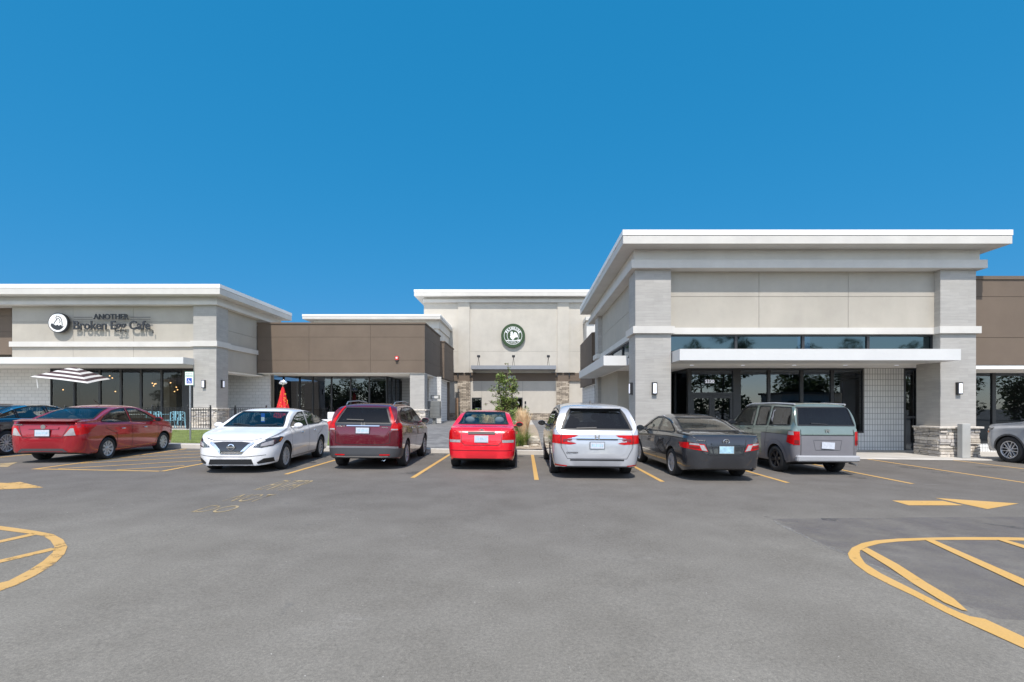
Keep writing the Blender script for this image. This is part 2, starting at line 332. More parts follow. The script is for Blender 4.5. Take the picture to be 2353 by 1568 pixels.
# ------------------------------------------------------------------ cars
def monotone(pts):
    xs=[p[0] for p in pts]; ys=[p[1] for p in pts]; n=len(xs)
    h=[xs[i+1]-xs[i] for i in range(n-1)]; d=[(ys[i+1]-ys[i])/h[i] for i in range(n-1)]
    m=[0]*n; m[0]=d[0]; m[-1]=d[-1]
    for i in range(1,n-1):
        m[i]=0 if d[i-1]*d[i]<=0 else 3*(h[i-1]+h[i])/((2*h[i]+h[i-1])/d[i-1]+(h[i]+2*h[i-1])/d[i])
    def f(x):
        if x<=xs[0]: return ys[0]
        if x>=xs[-1]: return ys[-1]
        i=0
        while x>xs[i+1]: i+=1
        t=(x-xs[i])/h[i]
        return (1+2*t)*(1-t)**2*ys[i]+t*(1-t)**2*h[i]*m[i]+t*t*(3-2*t)*ys[i+1]+t*t*(t-1)*h[i]*m[i+1]
    return f
def catmull(pts, k=3):
    out=[]
    n=len(pts)
    for i in range(n-1):
        p0=pts[max(0,i-1)];p1=pts[i];p2=pts[i+1];p3=pts[min(n-1,i+2)]
        for j in range(k):
            t=j/k
            out.append(tuple(.5*((2*p1[a])+(-p0[a]+p2[a])*t+(2*p0[a]-5*p1[a]+4*p2[a]-p3[a])*t*t+(-p0[a]+3*p1[a]-3*p2[a]+p3[a])*t**3) for a in (0,1)))
    out.append(pts[-1]); return out
def loft(rings, mats):
    mb=MB(); n=len(rings[0])
    for r in rings: mb.v+=r
    for j in range(len(rings)-1):
        for i in range(n): mb.f.append((j*n+i,(j+1)*n+i,(j+1)*n+(i+1)%n,j*n+(i+1)%n))
    mb.f.append(tuple(range(n))); mb.f.append(tuple((len(rings)-1)*n+i for i in range(n-1,-1,-1)))
    mb.m=[0]*len(mb.f)
    me=bpy.data.meshes.new('m'); me.from_pydata(mb.v,[],mb.f)
    bm=bmesh.new(); bm.from_mesh(me); bmesh.ops.recalc_face_normals(bm,faces=bm.faces); bmesh.ops.triangulate(bm,faces=bm.faces); bm.to_mesh(me); bm.free()
    return me
def cut(ob, cutter):
    c=bpy.data.objects.new('cutter',cutter); COL.objects.link(c)
    md=ob.modifiers.new('b','BOOLEAN'); md.object=c; md.operation='DIFFERENCE'; md.solver='EXACT'
    dg=bpy.context.evaluated_depsgraph_get(); dg.update()
    me=bpy.data.meshes.new_from_object(ob.evaluated_get(dg)); ob.modifiers.clear(); ob.data=me
    bpy.data.objects.remove(c)
def mesh_of(mb):
    me=bpy.data.meshes.new('c'); me.from_pydata(mb.v,[],mb.f)
    bm=bmesh.new(); bm.from_mesh(me); bmesh.ops.recalc_face_normals(bm,faces=bm.faces); bm.to_mesh(me); bm.free(); return me
def flat(poly, step):
    bm=bmesh.new(); vs=[bm.verts.new((u,v,0)) for u,v in poly]; bm.faces.new(vs)
    us=[p[0] for p in poly]; ws=[p[1] for p in poly]
    for lo,hi,ax in ((min(us),max(us),0),(min(ws),max(ws),1)):
        x=math.floor(lo/step)*step+step
        while x<hi-1e-4:
            no=(1,0,0) if ax==0 else (0,1,0); co=(x,0,0) if ax==0 else (0,x,0)
            bmesh.ops.bisect_plane(bm,geom=bm.verts[:]+bm.edges[:]+bm.faces[:],plane_co=co,plane_no=no,dist=1e-6); x+=step
    bmesh.ops.triangulate(bm,faces=[f for f in bm.faces if len(f.verts)>4])
    bm.verts.index_update(); V=[(v.co.x,v.co.y) for v in bm.verts]; Fs=[tuple(v.index for v in f.verts) for f in bm.faces]; bm.free(); return V,Fs
def stripface(pts, w, closed=False):
    # polyline -> list of quads in 2d
    n=len(pts); L=[];Rr=[]
    for i in range(n):
        a=pts[(i-1)%n] if (closed or i>0) else None; b=pts[i]; c=pts[(i+1)%n] if (closed or i<n-1) else None
        ds=[]
        if a: ds.append(((b[0]-a[0]),(b[1]-a[1])))
        if c: ds.append(((c[0]-b[0]),(c[1]-b[1])))
        ns=[]
        for dx,dy in ds:
            q=math.hypot(dx,dy) or 1; ns.append((-dy/q,dx/q))
        nx=sum(q[0] for q in ns)/len(ns); ny=sum(q[1] for q in ns)/len(ns); q=max(.5,math.hypot(nx,ny)); nx/=q;ny/=q
        L.append((b[0]+nx*w/2,b[1]+ny*w/2)); Rr.append((b[0]-nx*w/2,b[1]-ny*w/2))
    return L,Rr
class Car:
    def __init__(s, spec):
        s.__dict__.update(spec); s.topf=monotone(s.top); s.beltf=monotone(s.belt)
        s.xr=s.top[0][0]; s.xf=s.top[-1][0]
        # pin root
    def sect(s,x,dy=0,dz=0):
        zt=s.topf(x)-dz; w=s.W
        Lr,Lf=s.rnd
        if x<s.xr+Lr: w*=s.er+(1-s.er)*max(0,1-((s.xr+Lr-x)/Lr)**3)**.5
        if x>s.xf-Lf: w*=s.ef+(1-s.ef)*max(0,1-((x-s.xf+Lf)/Lf)**2.8)**.55
        w-=dy
        zb=s.zb
        if x<s.xr+.5: zb+= (s.zbr-s.zb)*sm((s.xr+.5-x)/.5)
        if x>s.xf-.5: zb+= (s.zbf-s.zb)*sm((x-s.xf+.5)/.5)
        q=max(0,(s.xr+.05-x)/.05,(x-s.xf+.05)/.05); zb+=.035*q*q
        b=min(s.beltf(x), zt-.055)
        b=max(b,zb+.1)
        H=zt-b; k=min(1,H/.25); hi=b-zb
        yb=.955*w; yr=yb-s.tumble*H
        sh=s.shoulder
        P=[(0,zb),(.80*w,zb),(.93*w,zb+.03*min(1,hi/.4)),(.975*w,zb+.25*hi),(1.0*w,zb+.52*hi),(sh*w,zb+.78*hi),(.985*w,b-.10*min(hi,.55)),(yb,b),
           (yb-s.tumble*H*.12-.012*k,b+.14*H),(yb-s.tumble*H*.5-.012*k,b+.5*H),(yr+.012,b+.82*H),(yr*.935,zt-.055*k),(yr*.72,zt-.02*k),(yr*.35,zt-.004),(0,zt)]
        return catmull(P,3)
    def ring(s,x,pts): return [(x,y,z) for y,z in pts]+[(x,-y,z) for y,z in reversed(pts[1:-1])]
    def stations(s,a,b,n=200,ds=.055):
        xs=[a]; last=(a,s.topf(a)); x=a; N_=3000
        for i in range(1,N_+1):
            x=a+(b-a)*i/N_; z=s.topf(x)
            if math.hypot(x-last[0],z-last[1])>=ds or (x-a<.3 and x-last[0]>.02) or (b-x<.3 and x-last[0]>.02): xs.append(x); last=(x,z)
        if b-xs[-1]>.004: xs.append(b)
        if ds<.06: xs=sorted(set(xs)|{a+q for q in (.003,.008,.016,.028,.042,.06,.08)}|{b-q for q in (.003,.008,.016,.028,.042,.06,.08)})
        xs=[q for k,q in enumerate(xs) if k==0 or q-xs[k-1]>.0015]
        return xs
    def body(s,root):
        rings=[s.ring(x,s.sect(x)) for x in s.stations(s.xr,s.xf)]
        me=loft(rings,[]); ob=bpy.data.objects.new('body',me); COL.objects.link(ob)
        s.bvh=BVHTree.FromPolygons([v.co.copy() for v in me.vertices],[tuple(p.vertices) for p in me.polygons])
        # wheel arches
        mb=MB()
        for ax in (-s.wb/2,s.wb/2):
            for sd in (-1,1):
                mb.lathe([(s.R+.055,sd*(s.W-.30)),(s.R+.055,sd*(s.W+.2))],c=(ax,0,s.R+.005),axis='y',n=40)
        cut(ob,mesh_of(mb))
        if s.windows:
            zf=s.cav
            xa=[x for x in [s.xr+i*.02 for i in range(400)] if x<s.xf and s.topf(x)-.05>s.cavtop]
            xs=[xa[0]+(xa[-1]-xa[0])*i/26 for i in range(27)]
            rg=[]
            for x in xs:
                q=s.sect(x,.05,.045); q=[(y,max(z,zf)) for y,z in q]
                # remove duplicates along floor
                qq=[(0,zf),(.5*s.W,zf)]
                up=[p for p in q if p[1]>zf+.02]
                qq.append((up[0][0],zf)); qq+=up
                rg.append(qq)
            mn=min(len(r) for r in rg)
            # resample rings to equal count
            def res(poly,n):
                L=[0]
                for a,b in zip(poly,poly[1:]): L.append(L[-1]+math.hypot(a[0]-b[0],a[1]-b[1]))
                out=[]
                for i in range(n):
                    t=L[-1]*i/(n-1); j=0
                    while j<len(L)-2 and t>L[j+1]: j+=1
                    u=(t-L[j])/max(1e-9,L[j+1]-L[j]); out.append((poly[j][0]+(poly[j+1][0]-poly[j][0])*u,poly[j][1]+(poly[j+1][1]-poly[j][1])*u))
                return out
            rg=[s.ring(x,res(r,24)) for x,r in zip(xs,rg)]
            cut(ob,loft(rg,[]))
            def shrink(poly,d=.012):
                cx=sum(p[0] for p in poly)/len(poly); cy=sum(p[1] for p in poly)/len(poly)
                o=[]
                for p in poly:
                    q=math.hypot(p[0]-cx,p[1]-cy) or 1; o.append((p[0]-(p[0]-cx)/q*d,p[1]-(p[1]-cy)/q*d))
                return o
            mb=MB()
            for nm,poly in s.side: mb.prism(shrink(poly),'y',-1.6,1.6)
            cut(ob,mesh_of(mb))
            mb=MB()
            if s.rear_glass: mb.prism([(a*s.us,b_) for a,b_ in shrink(s.full(s.rear_glass),s.shr)],'x',s.xr-1,s.rgx)
            if s.windshield: mb.prism([(a*s.us,b_) for a,b_ in shrink(s.full(s.windshield))],'x',s.wsx,s.xf+1)
            cut(ob,mesh_of(mb))
        me=ob.data; me.materials.clear()
        for m in (s.paint,'under','cabin'): me.materials.append(M[m])
        mi=[];
        for p in me.polygons:
            c=p.center; h=s.bvh.find_nearest(c)
            inside = h[3]>.012
            if not inside and c.z<.32 and p.normal.z<-.75: inside=True
            mi.append((2 if (s.windows and h[3]>.04 and c.z>s.cav+.02) else 1) if inside else 0)
        me.polygons.foreach_set('material_index',mi); me.polygons.foreach_set('use_smooth',[True]*len(mi)); me.set_sharp_from_angle(angle=math.radians(38))
        ob.parent=root; s.ob=ob; s.root=root
        # under tray between the wheels
        return ob
    def full(s,half): return list(half)+[(-y,z) for y,z in reversed(half)]
    def cast(s,view,u,v,off,sd=1):
        if view in ('rear','front'): u*=s.us
        if view=='side': o=Vector((u,3*sd,v)); d=Vector((0,-sd,0))
        elif view=='rear': o=Vector((s.xr-2,u,v)); d=Vector((1,0,0))
        elif view=='front': o=Vector((s.xf+2,u,v)); d=Vector((-1,0,0))
        else: o=Vector((u,v,4)); d=Vector((0,0,-1))
        h=s.bvh.ray_cast(o,d)
        if h[0] is None:
            o2={'side':Vector((u,s.W*sd,v)),'rear':Vector((s.xr,u,v)),'front':Vector((s.xf,u,v)),'top':Vector((u,v,1.4))}[view]
            h=s.bvh.find_nearest(o2)
        n=h[1]
        if n.dot(d)>0: n=-n
        return h[0]+(n-d).normalized()*off
    def decal(s,name,view,poly,mat,off=.004,parent=None,sides=(1,-1),step=.07,label=None):
        V,Fs=flat(poly,step); out=[]
        for sd in (sides if view=='side' else (1,)):
            mb=MB(); mb.add([s.cast(view,u,v,off,sd) for u,v in V],Fs)
            o=mb.build(name,mat,parent or s.root,smooth=True)
            if label: o['label']=label
            out.append(o)
        return out
    def pair(s,name,view,poly,mat,off=.004,step=.07,parent=None):
        a=s.decal(name,view,poly,mat,off,parent,step=step); b=s.decal(name,view,[(-u,v) for u,v in poly],mat,off,parent,step=step); return a+b
    def strip(s,name,view,pts,w,mat,off=.006,closed=False,sides=(1,-1),parent=None,sub=.06):
        P=[]
        seq=list(pts)+([pts[0]] if closed else [])
        for a,b in zip(seq,seq[1:]):
            k=max(1,int(math.hypot(a[0]-b[0],a[1]-b[1])/sub))
            for i in range(k): P.append((a[0]+(b[0]-a[0])*i/k,a[1]+(b[1]-a[1])*i/k))
        if not closed: P.append(seq[-1])
        L,Q=stripface(P,w,closed); out=[]
        for sd in (sides if view=='side' else (1,)):
            mb=MB(); n=len(P)
            vs=[s.cast(view,u,v,off,sd) for u,v in L]+[s.cast(view,u,v,off,sd) for u,v in Q]
            fs=[(i,(i+1)%n,n+(i+1)%n,n+i) for i in range(n if closed else n-1)]
            mb.add(vs,fs); out.append(mb.build(name,mat,parent or s.root))
        return out
    def window(s,name,view,poly,glassmat,trim='car_black',tw=.028):
        for sd in ((1,-1) if view=='side' else (1,)):
            o=s.decal(name,view,poly,glassmat,.0015,sides=(sd,))[0]
            s.strip('seal',view,poly,tw,trim,.008,True,sides=(sd,),parent=o,sub=.035)
    def wheels(s):
        out=[]
        for ax in (-s.wb/2,s.wb/2):
            for sd in (1,-1):
                R_=s.R; w=.105
                hub=MB().lathe([(R_*.5,-.08),(R_*.52,.0),(R_*.3,.02),(.06,.03)],axis='y',n=24)
                o=hub.build('wheel','car_black',s.root,smooth=True)
                o.location=(ax,sd*(s.W-.115),R_-.006); o.rotation_euler=(0,R.uniform(0,1.2),0)
                if sd<0: o.scale=(1,-1,1)
                t=MB().lathe([(R_*s.rr,-w),(R_*.88,-w-.008),(R_*.97,-w+.01),(R_,-w+.035),(R_,w-.035),(R_*.97,w-.01),(R_*.88,w+.006),(R_*(s.rr+.02),w-.004),(R_*s.rr,w-.03),(R_*s.rr,-w)],axis='y',n=40,cap=False)
                t.build('tyre','tyre',o,smooth=True,fix=True)
                rm=MB(); n=s.spokes; rr=R_*s.rr
                for k in range(n):
                    a=2*math.pi*k/n; sw=s.spw
                    tw=[(0,)]
                    ca,sa=math.cos(a),math.sin(a)
                    def pt(r,off,y): return (r*ca-off*sa,y,r*sa+off*ca)
                    if s.split:
                        for q in (-1,1):
                            rm.add([pt(.05,q*.03-.012,.065),pt(.05,q*.03+.012,.065),pt(rr*.97,q*s.split-.011,.088),pt(rr*.97,q*s.split+.011,.088),
                                    pt(.05,q*.03-.012,.03),pt(.05,q*.03+.012,.03),pt(rr*.97,q*s.split-.011,.04),pt(rr*.97,q*s.split+.011,.04)],[(0,1,3,2),(4,6,7,5),(0,2,6,4),(1,5,7,3)])
                    else:
                        rm.add([pt(.05,-sw*.45,.068),pt(.05,sw*.45,.068),pt(rr*.97,-sw*.62,.086),pt(rr*.97,sw*.62,.086),
                                pt(.05,-sw*.5,.03),pt(.05,sw*.5,.03),pt(rr*.97,-sw*.7,.04),pt(rr*.97,sw*.7,.04)],[(0,1,3,2),(4,6,7,5),(0,2,6,4),(1,5,7,3)])
                rm.lathe([(rr*.90,.03),(rr*.90,.085),(rr*.97,.095),(rr*1.0,.09),(rr*1.0,.02)],axis='y',n=40,cap=False)
                rm.lathe([(.065,.03),(.062,.075),(.04,.082),(.001,.083)],axis='y',n=16,cap=False)
                rm.build('rim',s.rim,o,smooth=True)
    def seats(s):
        if not s.windows: return
        for x,ys,hr in s.seat:
            for y in ys:
                w=.24
                mb=MB(); z0=s.cav
                mb.add([(x-.05,y-w,z0),(x+.08,y-w,z0),(x+.08,y+w,z0),(x-.05,y+w,z0),(x-.17,y-w*.85,hr-.22),(x-.06,y-w*.85,hr-.22),(x-.06,y+w*.85,hr-.22),(x-.17,y+w*.85,hr-.22)],
                       [(0,1,2,3),(4,7,6,5),(0,4,5,1),(1,5,6,2),(2,6,7,3),(3,7,4,0)])
                o=mb.build('seat',s.seatmat,s.root,bevel=.03)
                MB().ball((x-.13,y,hr-.08),.06,.13,.095,14).build('headrest',s.seatmat,o,smooth=True)
        x=s.dash_x
        d=MB().box(x-.02,x+.38,-s.W*.72,s.W*.72,s.cav,s.cav+.16); d.build('dashboard','dash',s.root,bevel=.04)
        st=MB(); c=(x-.18,.37,s.cav+.20)
        pts=[(c[0]+.06*math.cos(t),c[1]+.17*math.sin(t),c[2]+.155*math.cos(t)) for t in [2*math.pi*i/18 for i in range(19)]]
        st.path(pts,.014); st.tube((c[0],c[1],c[2]),(x+.05,.37,s.cav+.1),.03); st.build('steering_wheel','dash',s.root,smooth=True)
    def mirrors(s,mat='paint'):
        x,z=s.mir
        for sd in (1,-1):
            p=s.cast('side',x,z-.03,0,sd)
            mb=MB(); mb.ball((p.x,p.y+sd*.155,z+.035),.065,.115,.078,14); mb.tube((p.x,p.y-sd*.01,z-.01),(p.x,p.y+sd*.10,z+.01),.028,.022,8)
            o=mb.build('side_mirror',s.mirmat or s.paint,s.root,smooth=True)
            MB().lathe([(.001,0),(.068,0)],c=(0,0,0),axis='x',n=16,cap=False).build('mirror_glass','car_gloss_black',o,loc=(p.x-.064,p.y+sd*.155,z+.037)).scale=(1,1.45,.9)
    def handles(s,mat=None):
        for x,z in s.hand:
            for sd in (1,-1):
                p=s.cast('side',x,z,.012,sd); 
                mb=MB(); mb.ball((p.x,p.y+sd*.018,p.z),.10,.02,.018,12)
                mb.build('door_handle',mat or s.handmat,s.root,smooth=True)
    def plate(s,view,z0,z1,hw,mat,yoff=0,frame='plate_frame',txt=True):
        zc=(z0+z1)/2
        x=min(s.cast(view,yoff+u,v,0).x for u in (-hw,hw) for v in (z0,z1)) if view=='rear' else max(s.cast(view,u,v,0).x for u in (-hw,hw) for v in (z0,z1))
        d=-1 if view=='rear' else 1
        o=MB().box(x+d*.004,x+d*.018,yoff-hw-.012,yoff+hw+.012,z0-.010,z1+.010).build('license_plate',frame,s.root)
        MB().box(x+d*.019,x+d*.023,yoff-hw,yoff+hw,z0,z1).build('plate_face',mat,o)
        mb=MB(); xx=x+d*.0245; 
        for i in range(6):                                       # worn, unreadable characters as in the photo
            u=yoff-hw*.70+i*hw*.28+R.uniform(-.006,.006)
            mb.add([(xx,u-.012,zc-.03),(xx,u+.012,zc-.03),(xx,u+.012,zc+.03),(xx,u-.012,zc+.03)],[(0,1,2,3)])
        mb.build('plate_characters','plate_blue',o)
def text_mesh(name, body, size, mat, parent=None, extrude=.01, offset=0, loc=(0,0,0), rot=(math.pi/2,0,0), fit=None, spacing=1, align='CENTER'):
    c=bpy.data.curves.new(name,'FONT'); c.body=body; c.size=size; c.extrude=extrude; c.offset=offset; c.align_x=align; c.space_character=spacing; c.resolution_u=3
    t=bpy.data.objects.new('t',c); COL.objects.link(t); dg=bpy.context.evaluated_depsgraph_get(); dg.update()
    me=bpy.data.meshes.new_from_object(t.evaluated_get(dg)); bpy.data.objects.remove(t); me.materials.clear(); me.materials.append(M[mat])
    if fit:                                                   # (width, height) of the whole word
        xs=[v.co.x for v in me.vertices]; ys=[v.co.y for v in me.vertices]
        sx=fit[0]/(max(xs)-min(xs)); sy=fit[1]/(max(ys)-min(ys)); cx=(max(xs)+min(xs))/2; cy=(max(ys)+min(ys))/2
        for v in me.vertices: v.co.x=(v.co.x-cx)*sx; v.co.y=(v.co.y-cy)*sy
    o=bpy.data.objects.new(name,me); link(o,parent); o.location=loc; o.rotation_euler=rot; return o
def pose(rw, fw, wb, W, side, heading=None):
    """centre and heading from two seen tyre contacts (rear, front); side -1 right wheels, +1 left wheels"""
    r=Vector(GP(*rw)); f=Vector(GP(*fw))
    th=math.atan2(f.y-r.y,f.x-r.x) if heading is None else math.radians(heading)
    fx=Vector((math.cos(th),math.sin(th))); lf=Vector((-math.sin(th),math.cos(th)))
    c=r+fx*wb/2-lf*side*(W-.02)
    if heading is None:
        c2=f-fx*wb/2-lf*side*(W-.02); c=c*.6+c2*.4
    return c,th
BASE=dict(shr=.012,us=1.0,tumble=.36,er=.50,ef=.45,rnd=(.42,.6),zb=.20,zbr=.27,zbf=.20,shoulder=.99,rr=.66,spokes=9,spw=.05,split=0,rim='alloy',windows=True,cav=.74,cavtop=.93,
          glass='car_glass_tint',seatmat='seat_dark',mirmat=None,handmat='chrome',windshield=None,rear_glass=None,dash_x=.75,
          seat=[(.12,(.36,-.36),1.28),(-.75,(.33,-.33),1.2)])
def start(spec,label,cat,c,th,group='cars parked nose in along the kerb'):
    s=Car({**BASE,**spec})
    root=empty(spec['kindname'],(c.x,c.y,g(c.x)),th,label,cat,group)
    up=Vector((-(g(c.x+.5)-g(c.x-.5)),0,1)).normalized()
    Rz=Matrix.Rotation(th,3,'Z'); q=Vector((0,0,1)).rotation_difference(up).to_matrix(); root.rotation_euler=(q@Rz).to_euler()
    s.body(root)
    for nm,poly in s.side: s.window(nm,'side',poly,s.glass)
    if s.windshield: s.window('windshield','front',s.full(s.windshield),s.wsglass if hasattr(s,'wsglass') else s.glass)
    if s.rear_glass: s.window('rear_window','rear',s.full(s.rear_glass),s.rglass if hasattr(s,'rglass') else s.glass)
    s.wheels(); s.seats(); s.mirrors(); s.handles()
    for pts in s.seams: s.strip('door_seam','side',pts,.012,'car_black',.003)
    # dark floor pan and axle lines below the body
    MB().box(-s.wb/2+.1,s.wb/2-.1,-s.W*.6,s.W*.6,.17,s.zb+.02).build('underbody','under',root)
    return s

def sedan_sides(b0,b1,roof):  # helper unused
    pass
# --- crimson sedan (left) ---
c,th=pose((245.5,1055.5),(378.5,1035),2.60,.8475,-1,None)
v=start(dict(kindname='parked_car',paint='paint_crimson',W=.8475,wb=2.60,R=.305,rim='hubcap',spokes=9,spw=.05,rr=.70,
  top=[(-2.36,.58),(-2.34,.80),(-2.30,.96),(-2.24,1.06),(-2.05,1.095),(-1.72,1.13),(-1.45,1.25),(-1.1,1.385),(-.7,1.475),(-.2,1.51),(.25,1.495),(.62,1.41),(1.0,1.22),(1.28,1.075),(1.6,.985),(1.9,.88),(2.05,.76),(2.13,.55)],
  belt=[(-2.4,.98),(-1.5,1.0),(0,.955),(1.2,.90),(2.2,.74)],
  side=[('door_window',[(-1.52,1.06),(-1.30,1.20),(-.95,1.345),(-.50,1.405),(-.36,1.405),(-.33,1.03),(-1.2,1.035)]),('door_window',[(-.24,1.025),(-.27,1.405),(.10,1.40),(.50,1.29),(.92,1.07),(.92,1.0)])],
  rear_glass=[(.665,1.13),(.52,1.41)],windshield=[(.66,1.06),(.53,1.40)],rgx=-.9,wsx=.5,glass='car_glass_clear',seatmat='seat_dark',
  mir=(.86,1.02),hand=[(-.72,.84),(.30,.835)],
  seams=[[(-1.5,1.03),(-1.35,.85),(-.98,.72),(-.93,.30)],[(-.30,1.0),(-.28,.30)],[(1.02,1.0),(1.0,.62),(.86,.30)],[(-.95,.27),(.9,.27)]]),
  'crimson sedan with a boot spoiler and plain hubcaps, left of the hatched bay','car',c,th)
v.pair('tail_light','rear',[(.46,.70),(.80,.735),(.80,.98),(.60,.97)],'tail_red',.006); v.decal('tail_light','side',[(-2.22,.74),(-2.2,1.0),(-1.72,.98),(-1.95,.86),(-2.05,.76)],'tail_red',.006)
v.pair('reversing_light','rear',[(.47,.705),(.70,.72),(.66,.90),(.60,.90)],'tail_clear',.010)
v.plate('rear',.70,.86,.16,'plate_white'); v.strip('trunk_seam','rear',[(.45,1.04),(.56,.98),(.44,.66),(-.44,.66),(-.56,.98),(-.45,1.04)],.012,'car_black',.004)
v.strip('garnish','rear',[(.34,.905),(-.34,.905)],.055,'paint_crimson',.02); v.decal('rear_valance','rear',[(-.56,.29),(-.46,.38),(.46,.38),(.56,.29)],'bumper_dark',.006)
MB().prism([(-2.38,1.085),(-2.10,1.135),(-2.02,1.105),(-2.30,1.06)],'y',-.66,.66).build('spoiler','paint_crimson',v.root,bevel=.01)
MB().lathe([(.055,0),(.055,.01),(.04,.012)],c=(0,0,0),axis='x',n=16).build('badge','chrome',v.root,loc=(v.cast('rear',0,.935,0).x-.035,0,.935))
text_mesh('model_lettering','VERSA',.07,'chrome',v.root,.002,.002,loc=(v.cast('rear',.62,.97,0).x-.02,.57,.985),rot=(math.pi/2,0,-math.pi/2),fit=(.20,.035))
MB().tube((-.35,0,1.50),(-.62,0,1.66),.006).build('antenna','car_black',v.root)
# --- white sedan facing the camera ---
c,th=pose((739,1050),(652,1079),2.70,.88,1)
v=start(dict(kindname='parked_car',paint='paint_white',W=.88,wb=2.70,R=.325,rim='hubcap',spokes=10,spw=.036,rr=.68,rnd=(.42,.75),zbf=.17,
  top=[(-2.38,.60),(-2.36,.82),(-2.30,1.0),(-2.18,1.075),(-1.95,1.10),(-1.6,1.17),(-1.2,1.34),(-.75,1.46),(-.25,1.495),(.2,1.475),(.6,1.37),(.95,1.18),(1.22,1.03),(1.55,.955),(1.95,.86),(2.12,.78),(2.21,.66),(2.25,.48)],
  belt=[(-2.4,1.0),(-1.4,1.02),(0,.96),(1.2,.90),(2.0,.76),(2.3,.6)],
  side=[('door_window',[(-1.62,1.10),(-1.42,1.20),(-1.05,1.335),(-.55,1.39),(-.36,1.39),(-.33,1.04),(-1.2,1.05)]),('door_window',[(-.24,1.03),(-.27,1.39),(.08,1.375),(.48,1.255),(.90,1.05),(.90,1.0)])],
  rear_glass=[(.67,1.15),(.53,1.40)],windshield=[(.70,1.035),(.56,1.385)],rgx=-.9,wsx=.45,glass='car_glass_tint',wsglass='car_glass_clear',
  mir=(.84,1.01),hand=[(-.75,.86),(.28,.85)],
  seams=[[(-1.62,1.06),(-1.42,.85),(-1.02,.72),(-.95,.30)],[(-.30,1.0),(-.28,.30)],[(1.02,1.0),(1.0,.62),(.88,.30)],[(-.95,.27),(.9,.27)]]),
  'white sedan facing the camera with disabled placard hanging in windshield','car',c,th)
v.pair('headlight','front',[(.45,.60),(.52,.66),(.84,.83),(.865,.77),(.80,.62),(.62,.585)],'head_dark',.006); v.pair('headlight_lens','front',[(.60,.615),(.62,.68),(.80,.75),(.80,.65)],'tail_clear',.010)
v.decal('headlight','side',[(2.1,.60),(1.72,.70),(1.55,.80),(1.62,.82),(2.1,.79)],'head_dark',.006); v.decal('marker_light','side',[(1.74,.71),(1.62,.79),(1.70,.79),(1.80,.71)],'amber',.010)
v.decal('grille','front',[(-.22,.475),(-.45,.70),(-.20,.725),(.20,.725),(.45,.70),(.22,.475)],'car_gloss_black',.008)
v.strip('grille_chrome','front',[(-.47,.71),(-.36,.64),(-.21,.475),(.21,.475),(.36,.64),(.47,.71)],.05,'chrome',.016)
MB().lathe([(.075,0),(.075,.012),(.058,.016),(.058,.008)],c=(0,0,0),axis='x',n=24,cap=False).build('badge','chrome',v.root,loc=(v.cast('front',0,.60,0).x+.02,0,.60))
MB().box(-.006,.006,-.09,.09,-.016,.016).build('badge_bar','chrome',v.root,loc=(v.cast('front',0,.60,0).x+.034,0,.60))
v.decal('lower_grille','front',[(-.48,.21),(-.44,.33),(.44,.33),(.48,.21)],'car_black',.008); v.pair('fog_recess','front',[(.56,.22),(.54,.26),(.66,.34),(.80,.35),(.80,.25)],'car_black',.008)
v.strip('bumper_crease','front',[(-.7,.42),(-.3,.385),(.3,.385),(.7,.42)],.012,'bumper_grey',.004)
v.strip('hood_seam','front',[(.60,.80),(.40,.745),(-.40,.745),(-.60,.80)],.012,'car_black',.004)
v.strip('wiper','front',[(.55,1.075),(.05,1.06)],.02,'car_black',.02); v.strip('wiper','front',[(-.08,1.06),(-.5,1.09)],.02,'car_black',.02)
pl=MB().box(-.002,.002,-.045,.045,-.13,.10).build('placard','handicap_blue',v.root,loc=(.62,0,1.25)); pl['label']='blue disabled parking placard hanging from mirror'
MB().box(.003,.005,-.04,.04,-.10,-.0).build('placard_panel','plate_white',pl)
MB().box(.55,.58,-.11,.11,1.335,1.385).build('rear_view_mirror','car_black',v.root)
# --- maroon crossover ---
c,th=pose((935,1070.5),(972,1048),2.62,.91,-1,92.0)
v=start(dict(kindname='parked_car',paint='paint_maroon',W=.91,wb=2.62,R=.345,rim='alloy',spokes=5,spw=.06,split=.05,rr=.66,tumble=.33,rnd=(.40,.6),cav=.86,cavtop=1.12,zbr=.30,zb=.24,
  top=[(-2.27,.60),(-2.255,.88),(-2.22,1.06),(-2.15,1.22),(-2.02,1.42),(-1.90,1.55),(-1.72,1.615),(-1.2,1.65),(-.3,1.665),(.2,1.63),(.55,1.52),(.95,1.28),(1.25,1.14),(1.6,1.06),(1.95,.95),(2.15,.82),(2.25,.58)],
  belt=[(-2.3,1.17),(-1.5,1.12),(0,1.06),(1.2,1.0),(2.2,.84)],
  side=[('quarter_window',[(-1.78,1.24),(-1.62,1.42),(-1.22,1.53),(-1.14,1.53),(-1.12,1.18)]),('door_window',[(-1.02,1.17),(-1.04,1.535),(-.25,1.55),(-.22,1.13)]),('door_window',[(-.12,1.125),(-.15,1.55),(.22,1.52),(.55,1.38),(.92,1.14),(.90,1.09)])],
  rear_glass=[(.67,1.15),(.50,1.53)],windshield=[(.68,1.14),(.50,1.52)],rgx=-1.4,wsx=.4,glass='car_glass_tint',rglass='car_glass_dark',
  mir=(.80,1.12),hand=[(-.85,1.0),(.15,.98)],seat=[(.1,(.36,-.36),1.42),(-.8,(.33,-.33),1.35)],
  seams=[[(-1.1,1.14),(-1.08,.85),(-.95,.32)],[(-.18,1.1),(-.18,.32)],[(.98,1.08),(.96,.6),(.86,.32)]]),
  'maroon crossover with roof rails and tall red tail lights','car',c,th)
v.pair('tail_light','rear',[(.535,1.55),(.57,1.565),(.68,1.36),(.77,1.17),(.83,1.12),(.845,.97),(.66,.98),(.70,1.14),(.63,1.36)],'tail_red',.010,step=.05)
